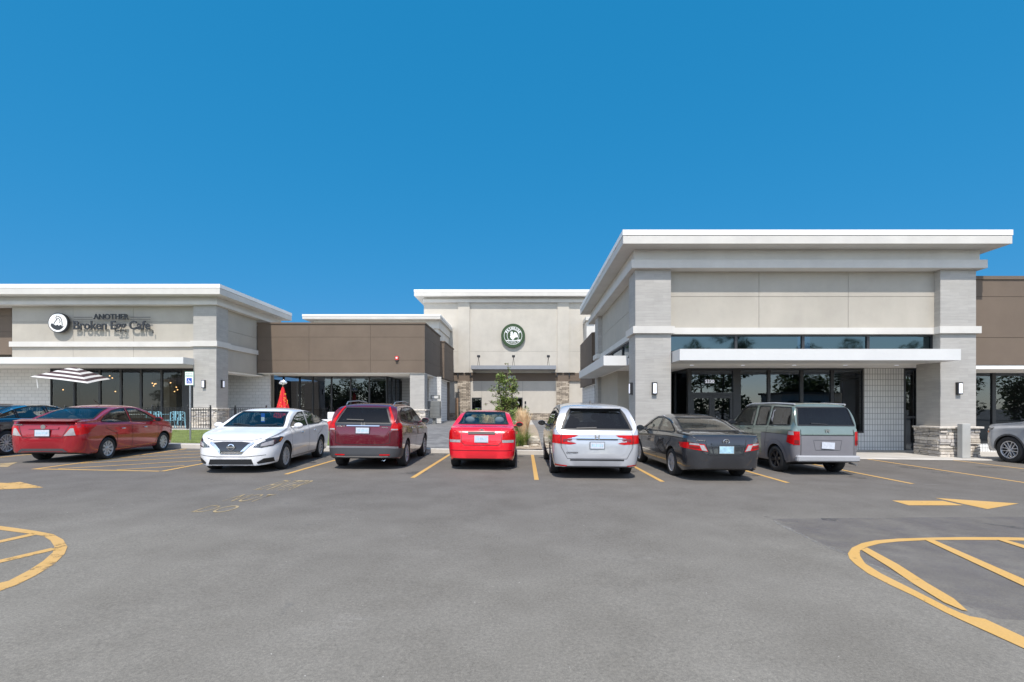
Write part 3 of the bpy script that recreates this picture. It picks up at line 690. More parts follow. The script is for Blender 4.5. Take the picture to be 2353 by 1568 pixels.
v.pair('reversing_light','rear',[(.68,.985),(.69,1.02),(.83,1.015),(.83,.985)],'tail_clear',.014); v.decal('tail_light','side',[(-2.16,.98),(-2.12,1.16),(-1.98,1.16),(-1.93,1.05)],'tail_red',.008)
v.decal('bumper','rear',[(-.84,.31),(-.86,.53),(-.6,.55),(.6,.55),(.86,.53),(.84,.31)],'bumper_dark',.012); v.decal('bumper','side',[(-2.20,.31),(-2.20,.55),(-1.72,.50),(-1.72,.31)],'bumper_dark',.010); v.strip('bumper_lit_ledge','rear',[(-.84,.55),(-.6,.57),(.6,.57),(.84,.55)],.05,'clad_grey',.016); v.decal('tailgate_band','rear',[(-.68,1.09),(-.69,1.14),(.69,1.14),(.68,1.09)],'car_gloss_black',.006)  # paler ledge strip paints the sunlit top edge of the dark bumper
v.strip('bumper_trim','rear',[(-.62,.335),(.62,.335)],.022,'chrome',.018); v.pair('reflector','rear',[(.42,.365),(.42,.395),(.66,.395),(.66,.365)],'tail_red',.018)
v.plate('rear',.905,1.045,.16,'plate_white'); v.strip('tailgate_chrome','rear',[(-.40,1.085),(.40,1.085)],.022,'chrome',.02)
v.strip('tailgate_seam','rear',[(.66,.96),(.66,.68),(.5,.63),(-.5,.63),(-.66,.68),(-.66,.96)],.012,'car_black',.005)
def h_badge(v,view,z,s=.05,mat='chrome'):
    x=v.cast(view,0,z,0).x; d=-1 if view=='rear' else 1
    mb=MB(); e=.012
    mb.box(0,.01,-s,-s+e*1.4,-s,s); mb.box(0,.01,s-e*1.4,s,-s,s); mb.box(0,.01,-s*.62,-s*.38,-s*.8,s*.8); mb.box(0,.01,s*.38,s*.62,-s*.8,s*.8); mb.box(0,.01,-s*.36,s*.36,-e*.7,e*.7)
    mb.build('badge',mat,v.root,loc=(x+d*.03,0,z))
h_badge(v,'rear',1.125); v.strip('wiper','rear',[(.42,1.235),(0,1.225)],.022,'car_black',.025)
for sd in (-1,1):
    mb=MB(); mb.path([(-1.65,sd*.60,1.60),(-1.5,sd*.61,1.68),(-.6,sd*.62,1.715),(.1,sd*.61,1.68),(.25,sd*.60,1.62)],.016); mb.build('roof_rail','steel',v.root,smooth=True)
text_mesh('model_lettering','CR-V',.07,'chrome',v.root,.002,.003,loc=(v.cast('rear',.6,1.09,0).x-.02,.53,1.075),rot=(math.pi/2,0,-math.pi/2),fit=(.20,.04))
text_mesh('drive_lettering','AWD',.07,'chrome',v.root,.002,.002,loc=(v.cast('rear',-.6,1.08,0).x-.02,-.53,1.05),rot=(math.pi/2,0,-math.pi/2),fit=(.16,.03))
MB().lathe([(.05,0),(.05,.1),(.04,.1),(.04,0)],axis='x',n=14,cap=False).build('exhaust','chrome',v.root,loc=(-2.2,-.5,.27))
# --- small bright red sedan ---
c=Vector(GP(1110.5,1073)); th=math.radians(90.6); c=c+Vector((math.cos(th),math.sin(th)))*1.24+Vector((0,.14))
v=start(dict(kindname='parked_car',paint='paint_red',W=.855,wb=2.48,R=.29,rim='hubcap',spokes=7,spw=.07,rr=.66,tumble=.32,
  top=[(-2.16,.56),(-2.14,.80),(-2.08,.98),(-1.98,1.065),(-1.7,1.11),(-1.42,1.21),(-1.1,1.38),(-.8,1.475),(-.3,1.505),(.2,1.485),(.55,1.38),(.9,1.17),(1.15,1.03),(1.5,.95),(1.85,.85),(2.03,.74),(2.10,.52)],
  belt=[(-2.2,1.0),(-1.4,1.01),(0,.97),(1.1,.92),(2.1,.74)],
  side=[('door_window',[(-1.20,1.09),(-.98,1.29),(-.75,1.385),(-.36,1.40),(-.33,1.04),(-1.15,1.05)]),('door_window',[(-.24,1.03),(-.27,1.40),(.10,1.38),(.50,1.23),(.80,1.05),(.80,1.0)])],
  rear_glass=[(.655,1.145),(.62,1.20),(.535,1.43),(.50,1.445)],windshield=[(.66,1.04),(.52,1.40)],rgx=-.9,wsx=.45,glass='car_glass_clear',seatmat='seat_grey',
  mir=(.70,1.03),hand=[(-.70,.86),(.25,.85)],mirmat='paint_red',handmat='paint_red',seat=[(.05,(.35,-.35),1.26),(-.92,(.40,-.40),1.315)],dash_x=.65,
  seams=[[(-.28,1.0),(-.28,.30)],[(.92,1.0),(.80,.30)]]),
  'small bright red sedan with black boot handle bar and grey headrests','car',c,th)
v.pair('tail_light','rear',[(.52,.77),(.53,.90),(.60,1.0),(.79,1.0),(.81,.77)],'tail_red',.008); v.pair('reversing_light','rear',[(.52,.70),(.52,.765),(.81,.765),(.80,.70)],'tail_clear',.008)
v.decal('tail_light','side',[(-2.05,.77),(-2.0,1.0),(-1.75,.98),(-1.83,.77)],'tail_red',.006)
v.strip('boot_handle','rear',[(-.34,.935),(.34,.935)],.06,'car_black',.022); v.plate('rear',.71,.865,.16,'plate_white',frame='plate_white')
v.strip('trunk_seam','rear',[(.50,1.04),(.50,.72),(.42,.635),(-.42,.635),(-.50,.72),(-.50,1.04)],.012,'car_black',.004)
v.strip('bumper_crease','rear',[(-.76,.50),(.76,.50)],.014,'paint_maroon',.004); v.decal('lower_valance','rear',[(-.72,.275),(-.70,.305),(.70,.305),(.72,.275)],'car_black',.005)
mb=MB(); mb.box(0,.01,-.07,.07,-.012,.012); mb.box(0,.01,-.028,.028,-.026,.026); mb.build('badge','chrome',v.root,loc=(v.cast('rear',0,1.01,0).x-.02,0,1.01))
MB().box(.50,.53,-.11,.11,1.35,1.40).build('rear_view_mirror','car_black',v.root)
# --- pearl minivan ---
c,th=pose((1271,1086),(1252,1062),3.0,.995,1,90.4)
c.x=GP(1355,1087)[0]-.01
v=start(dict(kindname='parked_van',shr=.05,paint='paint_pearl',W=.985,wb=3.0,R=.35,rim='alloy',spokes=5,spw=.06,split=.05,rr=.68,tumble=.30,er=.6,rnd=(.34,.6),cav=.86,cavtop=1.12,zbr=.27,zb=.22,
  top=[(-2.62,.56),(-2.60,.82),(-2.56,1.0),(-2.50,1.10),(-2.38,1.33),(-2.26,1.53),(-2.12,1.64),(-1.8,1.69),(-1.0,1.73),(.1,1.725),(.7,1.64),(1.15,1.42),(1.55,1.18),(1.8,1.08),(2.1,.98),(2.35,.86),(2.5,.72),(2.54,.55)],
  belt=[(-2.7,1.12),(-1.5,1.10),(0,1.04),(1.5,1.0),(2.5,.82)],
  side=[('quarter_window',[(-2.12,1.20),(-2.0,1.50),(-1.12,1.57),(-1.10,1.14)]),('door_window',[(-1.0,1.13),(-1.02,1.58),(.0,1.59),(.02,1.09)]),('door_window',[(.12,1.085),(.10,1.59),(.55,1.55),(1.0,1.34),(1.35,1.10),(1.35,1.06)])],
  rear_glass=[(.77,1.11),(.75,1.18),(.60,1.50),(.53,1.52)],windshield=[(.78,1.12),(.62,1.55)],rgx=-1.7,wsx=.8,glass='car_glass_tint',rglass='car_glass_dark',
  mir=(1.18,1.10),hand=[(-.75,1.0),(.30,.98)],handmat='paint_pearl',mirmat='car_gloss_black',seat=[(.4,(.4,-.4),1.42),(-.6,(.4,-.4),1.38),(-1.5,(.4,-.4),1.34)],dash_x=1.1,
  seams=[[(-1.05,1.1),(-1.05,.35)],[(.07,1.07),(.07,.32)],[(1.42,1.05),(1.2,.35)]]),
  'pearl white minivan parked between small red sedan and dark grey sedan','van',c,th)
v.strip('window_surround','rear',[(.79,1.10),(.655,1.44),(.57,1.555),(-.57,1.555),(-.655,1.44),(-.79,1.10)],.05,'car_black',.014,sub=.03)
v.pair('tail_light','rear',[(.46,.985),(.42,.985),(.52,.93),(.66,.91),(.64,.875),(.46,.80),(.60,.775),(.93,.80),(.95,.99)],'tail_red',.010)
v.pair('reversing_light','rear',[(.48,.815),(.66,.865),(.66,.835)],'tail_clear',.014); v.decal('tail_light','side',[(-2.52,.80),(-2.50,.99),(-2.34,.99),(-2.38,.80)],'tail_red',.008)
v.strip('tailgate_chrome','rear',[(-.56,.92),(.56,.92)],.022,'chrome',.022); v.strip('lens_divider','rear',[(.80,.79),(.80,.99)],.014,'car_black',.016); v.strip('lens_divider','rear',[(-.80,.79),(-.80,.99)],.014,'car_black',.016); v.pair('lens_core','rear',[(.56,.875),(.56,.90),(.76,.90),(.76,.83),(.66,.85)],'tail_dark',.014); v.strip('chrome_backing','rear',[(-.46,.895),(.46,.895)],.03,'bumper_dark',.016); h_badge(v,'rear',.94,.055)
v.plate('rear',.69,.83,.155,'plate_white'); v.strip('tailgate_seam','rear',[(.79,1.06),(.80,.72),(.66,.465),(-.66,.465),(-.80,.72),(-.79,1.06)],.012,'bumper_dark',.004)
v.strip('bumper_step','rear',[(-.60,.435),(.60,.435)],.03,'car_black',.006); v.pair('reflector','rear',[(.67,.295),(.67,.315),(.92,.335),(.92,.30)],'tail_red',.01)
v.decal('lower_valance','rear',[(-.66,.275),(-.72,.30),(.72,.30),(.66,.275)],'bumper_grey',.008); v.strip('wiper','rear',[(.45,1.13),(0,1.145)],.025,'car_black',.025)
v.strip('brake_light','rear',[(-.22,1.60),(.22,1.60)],.02,'tail_red',.012)
MB().prism([(-2.2,1.62),(-2.36,1.60),(-2.36,1.575),(-2.0,1.56),(-1.9,1.60)],'y',-.58,.58).build('roof_spoiler','paint_pearl',v.root,bevel=.01)
MB().prism([(-1.35,1.70),(-1.5,1.70),(-1.47,1.77)],'y',-.012,.012).build('antenna','car_black',v.root)
text_mesh('model_lettering','ODYSSEY',.07,'bumper_dark',v.root,.002,.002,loc=(v.cast('rear',.58,.6,0).x-.012,.55,.60),rot=(math.pi/2,0,-math.pi/2),fit=(.27,.035))
# --- charcoal sedan ---
c,th=pose((1541.5,1092),(1473,1064),2.776,.865,1,92.0)
v=start(dict(kindname='parked_car',paint='paint_charcoal',W=.86,us=.955,wb=2.776,R=.325,rim='alloy',spokes=7,spw=.07,rr=.68,
  top=[(-2.46,.60),(-2.44,.82),(-2.39,.97),(-2.28,1.035),(-2.0,1.06),(-1.70,1.095),(-1.35,1.22),(-1.0,1.34),(-.6,1.43),(-.1,1.47),(.3,1.455),(.7,1.35),(1.05,1.17),(1.4,1.02),(1.75,.94),(2.1,.82),(2.28,.70),(2.34,.50)],
  belt=[(-2.5,.97),(-1.5,.985),(0,.95),(1.3,.90),(2.3,.72)],
  side=[('door_window',[(-1.46,1.06),(-1.25,1.165),(-.95,1.28),(-.50,1.355),(-.33,1.36),(-.28,1.02),(-1.3,1.03)]),('door_window',[(-.18,1.015),(-.22,1.365),(.20,1.36),(.58,1.24),(1.0,1.04),(1.0,.99)])],
  rear_glass=[(.70,1.09),(.66,1.14),(.55,1.37)],windshield=[(.70,1.05),(.56,1.36)],rgx=-.85,wsx=.5,glass='car_glass_tint',
  mir=(.92,1.01),hand=[(-.70,.84),(.35,.83)],handmat='paint_charcoal',mirmat='car_gloss_black',
  seams=[[(-1.45,1.03),(-1.3,.82),(-1.05,.70),(-1.0,.30)],[(-.24,1.0),(-.22,.30)],[(1.1,.98),(1.08,.62),(.95,.30)]]),
  'charcoal sedan with white and red tail lights, parked beside boxy green car','car',c,th)
v.pair('tail_light','rear',[(.42,.66),(.50,.82),(.80,.85),(.82,.72)],'tail_red',.008); v.decal('tail_light','side',[(-2.34,.72),(-2.32,.86),(-1.92,.84),(-2.02,.74)],'tail_red',.008)
v.pair('reversing_light','rear',[(.44,.675),(.515,.80),(.62,.81),(.56,.69)],'tail_clear',.013); v.pair('lens_band','rear',[(.62,.795),(.62,.83),(.80,.845),(.81,.81)],'tail_clear',.013)
v.pair('lens_core','rear',[(.62,.725),(.60,.76),(.81,.785),(.82,.735)],'tail_dark',.013); v.plate('rear',.63,.78,.155,'plate_blue',frame='chrome'); v.strip('plate_garnish','rear',[(-.34,.83),(.34,.83)],.04,'car_gloss_black',.02)
v.strip('trunk_seam','rear',[(.50,1.0),(.46,.84),(.40,.58),(-.40,.58),(-.46,.84),(-.50,1.0)],.012,'car_black',.004)
mb=MB(); mb.lathe([(.058,0),(.058,.012),(.044,.012),(.044,0)],axis='x',n=20,cap=False); mb.box(0,.012,-.03,.03,-.004,.008); mb.box(0,.012,-.006,.006,-.04,.03)
mb.build('badge','chrome',v.root,loc=(v.cast('rear',0,.885,0).x-.03,0,.885)).scale=(1,1.3,1)
v.strip('side_chrome','side',[(-1.0,.47),(.95,.47)],.02,'chrome',.006)
MB().lathe([(.04,0),(.04,.1),(.032,.1),(.032,0)],axis='x',n=14,cap=False).build('exhaust','chrome',v.root,loc=(-2.44,-.58,.28))
text_mesh('model_lettering','Camry',.07,'chrome',v.root,.002,.002,loc=(v.cast('rear',.6,.90,0).x-.02,.56,.905),rot=(math.pi/2,0,-math.pi/2),fit=(.20,.04))
# --- boxy green and grey car ---
c,th=pose((1781,1083),(1700,1062),2.575,.845,1,92.5)
v=start(dict(kindname='parked_car',paint='paint_sage',W=.84,us=.933,wb=2.575,R=.335,rim='alloy_dark',spokes=6,spw=.06,rr=.66,tumble=.20,er=.70,rnd=(.22,.5),cav=.9,cavtop=1.2,zb=.26,zbr=.34,shoulder=.995,
  top=[(-2.10,.60),(-2.095,.90),(-2.07,1.10),(-2.02,1.30),(-1.94,1.55),(-1.86,1.70),(-1.74,1.765),(-1.2,1.79),(-.3,1.79),(.3,1.77),(.62,1.68),(.95,1.38),(1.2,1.17),(1.5,1.10),(1.85,1.02),(2.05,.90),(2.15,.60)],
  belt=[(-2.2,1.16),(-1.0,1.14),(.6,1.10),(1.3,1.06),(2.15,.90)],
  side=[('quarter_window',[(-1.84,1.22),(-1.76,1.65),(-.98,1.68),(-.92,1.19)]),('door_window',[(-.80,1.19),(-.84,1.68),(-.30,1.69),(-.26,1.17)]),('door_window',[(-.10,1.165),(-.14,1.69),(.42,1.68),(.62,1.58),(1.0,1.20),(.98,1.14)])],
  rear_glass=[(.76,1.22),(.685,1.66)],windshield=[(.76,1.2),(.66,1.66)],rgx=-1.6,wsx=.5,glass='car_glass_tint',rglass='car_glass_dark',
  mir=(.86,1.18),hand=[(.02,1.06)],handmat='car_black',mirmat='car_black',seat=[(.0,(.36,-.36),1.45),(-.9,(.36,-.36),1.4)],dash_x=.7,
  seams=[[(-.88,1.16),(-.80,.6)],[(-.18,1.15),(-.16,.34)],[(1.05,1.12),(.92,.34)],[(-2.05,.985),(-.62,.985)]]),
  'boxy sage green car with grey plastic cladding and tilted license plate','car',c,th)
v.decal('tailgate_lower','rear',[(-.70,.48),(-.72,.96),(.72,.96),(.70,.48)],'clad_grey',.004)
v.pair('tail_light','rear',[(.74,.74),(.74,1.07),(.86,1.07),(.865,.74)],'tail_red',.010); v.decal('tail_light','side',[(-2.05,.74),(-2.03,1.07),(-1.86,1.07),(-1.80,.80)],'tail_red',.010)
v.pair('lens_core','rear',[(.755,.76),(.755,.86),(.85,.86),(.85,.76)],'tail_dark',.014); v.decal('turn_light','side',[(-2.03,.98),(-2.02,1.065),(-1.87,1.065),(-1.86,.98)],'tail_clear',.014)
o=MB().box(-.012,0,-.16,.16,-.08,.08).build('license_plate','plate_white',v.root,loc=(v.cast('rear',0,.74,0).x-.02,0,.735)); o.rotation_euler=(math.radians(3),0,0)
v.strip('plate_recess','rear',[(-.38,.86),(-.33,.62),(.33,.62),(.38,.86)],.012,'bumper_dark',.006,True)
mb=MB(); mb.box(-2.17,-2.04,-.785,.785,.34,.49); mb.build('bumper','bumper_silver',v.root,bevel=.03)
v.strip('tailgate_seam','rear',[(-.71,.98),(.71,.98)],.016,'car_black',.006); v.strip('tailgate_seam','rear',[(-.71,.50),(-.71,1.12)],.012,'car_black',.006); v.strip('tailgate_seam','rear',[(.71,.50),(.71,1.12)],.012,'car_black',.006)
h_badge(v,'rear',1.09,.045); v.strip('wiper','rear',[(.42,1.27),(-.02,1.245)],.022,'car_black',.02)
for sd in (-1,1):
    MB().path([(-1.8,sd*.645,1.735),(-1.0,sd*.65,1.768),(.2,sd*.645,1.76),(.5,sd*.64,1.70)],.024,8).build('roof_rail','bumper_silver',v.root,smooth=True)
for ax in (-v.wb/2,v.wb/2):
    v.strip('wheel_arch','side',[(ax+(v.R+.10)*math.cos(t),v.R+(v.R+.10)*math.sin(t)) for t in [math.pi*i/14 for i in range(15)]],.10,'clad_grey',.012)
MB().tube((-2.0,-.62,.30),(-2.2,-.66,.28),.025).build('exhaust','steel',v.root)
# --- grey utility wagon at right edge, facing left ---
wb=3.07; th=math.radians(90); c=Vector(GP(2318,1063))+Vector((1.01,-wb/2))
v=start(dict(kindname='parked_suv',paint='paint_gunmetal',W=1.03,wb=3.07,R=.41,rim='alloy',spokes=6,spw=.05,split=.055,rr=.68,tumble=.24,er=.6,ef=.5,rnd=(.4,.55),cav=.98,cavtop=1.3,zb=.32,zbr=.36,zbf=.30,
  top=[(-2.85,.7),(-2.83,1.1),(-2.75,1.5),(-2.6,1.8),(-2.2,1.9),(-1,1.93),(0,1.92),(.5,1.82),(.95,1.5),(1.2,1.32),(1.6,1.27),(2.15,1.20),(2.38,1.08),(2.46,.85),(2.49,.60)],
  belt=[(-2.9,1.25),(0,1.2),(1.2,1.15),(2.3,1.05),(2.5,.9)],
  side=[('quarter_window',[(-2.4,1.32),(-2.3,1.72),(-1.35,1.77),(-1.3,1.3)]),('door_window',[(-1.2,1.3),(-1.2,1.77),(-.2,1.78),(-.15,1.27)]),('door_window',[(-.05,1.27),(-.05,1.78),(.35,1.75),(.98,1.33),(.95,1.25)])],
  rear_glass=[(.8,1.35),(.7,1.8)],windshield=[(.84,1.36),(.70,1.76)],rgx=-2.3,wsx=.3,glass='car_glass_dark',mir=(.86,1.32),hand=[(-1.0,1.12),(.05,1.10)],seat=[(.0,(.45,-.45),1.6)],dash_x=.7,
  seams=[[(-.1,1.25),(-.1,.5)],[(1.06,1.2),(.92,.5)]]),
  'grey utility wagon at the right edge, nose to the kerb','suv',c,th,group=None)
v.decal('headlight','side',[(2.42,1.0),(2.2,1.06),(2.02,1.09),(2.05,1.02),(2.38,.93)],'head_dark',.008); v.pair('headlight','front',[(.6,.93),(.6,1.05),(.9,1.08),(.9,.95)],'tail_clear',.008)
v.decal('marker_light','side',[(2.36,.88),(2.18,.93),(2.2,.98),(2.38,.93)],'amber',.012); v.strip('wheel_arch','side',[(wb/2+(.47)*math.cos(t),.41+(.47)*math.sin(t)) for t in [math.pi*i/14 for i in range(15)]],.05,'bumper_grey',.008)
v.decal('grille','front',[(-.6,.75),(-.6,1.05),(.6,1.05),(.6,.75)],'car_black',.008)
# --- navy sedan at left edge ---
c,th=pose((17,1046),(130,1028),2.99,.955,-1,None)
th_=math.atan2(Vector(GP(376,1035)).y-Vector(GP(242,1055.5)).y,Vector(GP(376,1035)).x-Vector(GP(242,1055.5)).x)
c,th=pose((17,1046),(130,1028),2.99,.955,-1,math.degrees(th_))
v=start(dict(kindname='parked_car',paint='paint_navy',W=.955,wb=2.99,R=.36,rim='alloy',spokes=8,spw=.05,split=.035,rr=.72,tumble=.33,
  top=[(-2.58,.60),(-2.56,.85),(-2.5,1.05),(-2.3,1.12),(-2.0,1.16),(-1.55,1.30),(-1.05,1.43),(-.5,1.50),(0,1.51),(.45,1.48),(.85,1.36),(1.25,1.17),(1.5,1.06),(1.9,.98),(2.3,.86),(2.48,.72),(2.53,.5)],
  belt=[(-2.6,1.0),(-1.5,1.02),(0,.99),(1.4,.94),(2.5,.76)],
  side=[('quarter_window',[(-1.85,1.09),(-1.55,1.21),(-1.18,1.31),(-1.12,1.07)]),('door_window',[(-1.06,1.07),(-1.10,1.33),(-.6,1.41),(-.06,1.42),(-.02,1.05)]),('door_window',[(.08,1.045),(.05,1.42),(.40,1.395),(.80,1.26),(1.14,1.07),(1.14,1.02)])],
  rear_glass=[(.70,1.15),(.58,1.42)],windshield=[(.72,1.07),(.58,1.42)],rgx=-1.0,wsx=.6,glass='car_glass_tint',mir=(1.05,1.04),hand=[(-.80,.93),(.35,.91)],dash_x=.9,
  seams=[[(0.03,1.03),(.05,.30)],[(-1.1,1.04),(-1.15,.75),(-1.02,.30)],[(1.22,1.02),(1.1,.30)]]),
  'dark navy sedan with chrome window line, partly hidden at left edge','car',c,th)
v.strip('window_chrome','side',[(-1.88,1.07),(-1.55,1.235),(-1.1,1.36),(-.6,1.44),(.02,1.455),(.42,1.43),(.85,1.28),(1.2,1.06)],.018,'chrome',.010); v.strip('belt_chrome','side',[(-1.88,1.06),(-1.0,1.05),(1.2,1.005)],.018,'chrome',.010)
v.decal('tail_light','side',[(-2.5,.88),(-2.48,1.0),(-2.1,1.0),(-2.2,.9)],'tail_red',.008); v.decal('tail_light','rear',[(-.8,.9),(-.8,1.0),(.8,1.0),(.8,.9)],'tail_red',.01)
# ------------------------------------------------------------------ ground, kerb, terrain
def Yk(x): return 15.9-(.03*x if x>0 else .058*max(x,-22))
def kerbz(x): return g(x)+.145-(.115*sm((x-4.5)/4.5))
def T(x,y):                                           # height of everything behind the kerb
    k=kerbz(x); s=sm((y-Yk(x)-.4)/6.3)
    tl=.55-.07*sm((x+9)/5); tgt=tl*(1-sm((x-1.5)/2.3))+k*sm((x-1.5)/2.3)
    if x>1.5: tgt=tgt if y<22 else tgt+(.45-tgt)*sm((y-22)/8)*(1-sm((x-6)/4))
    return k+(tgt-k)*s
def sheet(name, x0,x1,y0f,y1f, nx, ny, zf, mat, kind='structure', label=None, cat=None):
    mb=MB(); 
    for j in range(ny+1):
        for i in range(nx+1):
            x=x0+(x1-x0)*i/nx; a=y0f(x) if callable(y0f) else y0f; b=y1f(x) if callable(y1f) else y1f
            y=a+(b-a)*j/ny; mb.v.append((x,y,zf(x,y)))
    for j in range(ny):
        for i in range(nx): k=j*(nx+1)+i; mb.f.append((k,k+1,k+nx+2,k+nx+1)); mb.m.append(0)
    o=mb.build(name,mat,smooth=True); tag(o,label,cat,None,kind); return o
xsA=[-400,-150,-60,-40]+[-38+i*1.0 for i in range(77)]+[40,60,150,400]
mb=MB(); ysA=[-400,-100,-40,-10,0,5,10,14,40,400]
for y in ysA:
    for x in xsA: mb.v.append((x,y,g(x)))
n=len(xsA)
for j in range(len(ysA)-1):
    for i in range(n-1): mb.f.append((j*n+i,j*n+i+1,(j+1)*n+i+1,(j+1)*n+i)); mb.m.append(0)
tag(mb.build('car_park_ground','asphalt',smooth=True),kind='structure')
sheet('sidewalk',-60,60,lambda x:Yk(x)+.16,60,120,60,T,'concrete')
# kerb stone
mb=MB(); xs=[-60+i*.75 for i in range(161)]
for x in xs:
    y=Yk(x); mb.v+=[(x,y-.02,g(x)-.05),(x,y,kerbz(x)-.015),(x,y+.02,kerbz(x)+.002),(x,y+.18,T(x,y+.18)+.006),(x,y+.18,g(x)-.05)]
for i in range(len(xs)-1):
    for k in range(4): mb.f.append((i*5+k,i*5+k+1,(i+1)*5+k+1,(i+1)*5+k)); mb.m.append(0)
tag(mb.build('kerb','concrete',fix=True),kind='structure')
# lawn with blades
LX0,LX1=-24.0,-6.3
lawn_y0=lambda x:Yk(x)+.42; lawn_y1=lambda x:22.2
sheet('lawn',LX0,LX1,lawn_y0,lawn_y1,60,30,lambda x,y:T(x,y)+.012,'turf')
mb=MB()
for i in range(26000):
    x=LX0+(LX1-LX0)*R.random(); a=lawn_y0(x); y=a+(22.2-a)*R.random(); z=T(x,y)+.01; h=.02+.025*R.random(); t=R.random()*6.28; w=.006
    dx,dy=math.cos(t)*w,math.sin(t)*w; lx,ly=(R.random()-.5)*.02,(R.random()-.5)*.02
    mb.add([(x-dx,y-dy,z),(x+dx,y+dy,z),(x+lx,y+ly,z+h)],[(0,1,2)])
tag(mb.build('grass','turf_blade'),'short green lawn between the kerb and the cafe patio fence','grass',kind='stuff')
tag(MB().prism([(-24,22.15),(-9,22.15),(-9,22.4),(-24,22.4)],'z',.3,.565).build('lawn_edging','concrete'),kind='structure')
# paver walks either side of the planting bed
for a,b in ((-6.1,-1.05),(.62,3.4)):
    sheet('paver_walk',a,b,lambda x:Yk(x)+.20,41.5,20,60,lambda x,y:T(x,y)+.010,'pavers')
sheet('planting_bed',-1.05,.62,lambda x:Yk(x)+.2,30,10,40,lambda x,y:T(x,y)+.03+.02*math.sin(x*9)*math.sin(y*7),'gravel')

# ------------------------------------------------------------------ painted markings
def marking(name, pts, mat='yellow_paint', world=False, label=None, dz=.004):
    P=pts if world else [GP(*p) for p in pts]
    V,Fs=flat(P,1.0); mb=MB(); mb.add([(x,y,g(x)+dz) for x,y in V],Fs); o=mb.build(name,mat); 
    for p in o.data.polygons: pass
    bm=bmesh.new(); bm.from_mesh(o.data); bm.normal_update()
    bmesh.ops.reverse_faces(bm,faces=[f for f in bm.faces if f.normal.z<0]); bm.to_mesh(o.data); bm.free()
    return tag(o,label,kind='structure')
def wline(name,a,b,w=.10,mat='yellow_paint',**k):
    a=Vector(a);b=Vector(b);d=(b-a).normalized(); n=Vector((-d.y,d.x))*w/2
    return marking(name,[tuple(a+n),tuple(b+n),tuple(b-n),tuple(a-n)],mat,True,**k)
def pline(name,a,b,w=.10,mat='yellow_paint',**k): return wline(name,GP(*a),GP(*b),w,mat,**k)
for k,(nr) in enumerate([(658,1090.5),(944,1098.5),(1233,1103.5),(1524,1107.5),(1822,1110),(2119,1112.5)]):
    x,y=GP(*nr); x=.267+2.74*(k-2) if k>0 else -5.35; far=Yk(x)-.05
    if k==0: wline('stall_line',(-5.42,y),(-5.50,far))
    else: wline('stall_line',(x,y),(x,far))
for x in (11.28,14.02,16.8): wline('stall_line',(x,10.2),(x,Yk(x)-.05))
def c1(x,y): return (.2931*x,631.9+.2931*y)
for a,b in (((-11.45,11.0),(-11.75,16.4)),((-8.40,10.95),(-8.66,16.25)),((-11.40,11.05),(-8.46,10.95))): wline('hatch_border',a,b,.10)
for x0,y0 in ((-11.58,14.9),(-11.50,13.45),(-11.42,12.15),(-10.98,11.12),(-9.55,11.06)):
    L=min(-8.62-x0,(16.3-y0)/.98); wline('hatch_line',(x0,y0),(x0+L,y0+L*.98),.085,dz=.0052)
wline('stall_line',(-14.62,10.6),(-14.78,16.5),.10)
marking('pavement_symbol',[c1(*p) for p in ((0,1480),(140,1470),(95,1488),(60,1507),(0,1508))],'faded_paint')
marking('direction_arrow',[(-60,1108),(16,1110.6),(46,1108),(100,1121),(0,1125.5),(-60,1130)],'worn_paint')
def c5(x,y): return (.3297*x,861.7+.3297*y)
def ribbon(name,outer,inner,mat):
    # closed band between two poly lines
    poly=[GP(*p) for p in outer]+[GP(*p) for p in reversed(inner)]
    return marking(name,poly,mat,True)
O=[(-700,1040),(-200,1043),(0,1055),(100,1068),(240,1088),(370,1112),(440,1150),(470,1200),(450,1250),(380,1320),(250,1400),(120,1465),(0,1508),(-300,1600)]
I=[(-700,1062),(-200,1068),(0,1082),(120,1098),(225,1112),(300,1125),(350,1155),(380,1200),(368,1240),(300,1300),(200,1365),(60,1438),(0,1452),(-300,1530)]
ribbon('island_outline',[c5(*p) for p in O],[c5(*p) for p in I],'worn_paint')
for a,b in (((-250,1218),(262,1106)),((-250,1360),(385,1212))): pline('hatch_line',c5(*a),c5(*b),.12,'worn_paint')
def c7(x,y): return (1723.5+.3775*x,976.6+.3775*y)
marking('arrow_shaft',[c7(*p) for p in ((865,462),(1175,464),(1297,491),(965,491))])
marking('arrow_head',[c7(*p) for p in ((1127,446),(1635,480),(1445,514))])
O=[(2300,700),(1950,695),(1560,686),(1300,685),(1100,688),(900,694),(760,705),(680,722),(620,750),(595,785),(605,815),(640,850),(720,908),(850,975),(1000,1045),(1180,1140),(1270,1183)]
I=[(2300,720),(1950,712),(1500,703),(1300,702),(1080,703),(900,712),(790,724),(710,745),(668,768),(670,800),(700,845),(800,908),(900,958),(1000,1008),(1200,1110),(1320,1165)]
ribbon('island_outline',[c7(*p) for p in O],[c7(*p) for p in I],'yellow_paint')
marking('island_edge',[c7(*p) for p in ((1225,1162),(1290,1150),(1335,1168),(1430,1185),(1700,1310),(2000,1455),(1900,1480),(1668,1365),(1270,1184))],'yellow_paint',dz=.0055)
marking('hatch_line',[c7(*p) for p in ((678,765),(712,750),(900,852),(1080,968),(1240,1062),(1325,1138),(1290,1132),(1180,1085),(1000,975),(850,872))],'yellow_paint',dz=.008)
marking('hatch_line',[c7(*p) for p in ((1062,702),(1115,702),(1700,958),(1700,1002))],dz=.008)
marking('hatch_line',[c7(*p) for p in ((1505,702),(1545,700),(1900,800),(1900,830))],dz=.008)
marking('pavement_crack',[c7(*p) for p in ((130,572),(170,595),(250,632),(330,672),(430,722),(520,752),(592,790),(592,797),(515,768),(420,732),(330,684),(240,645),(165,606))],'crack_pale')
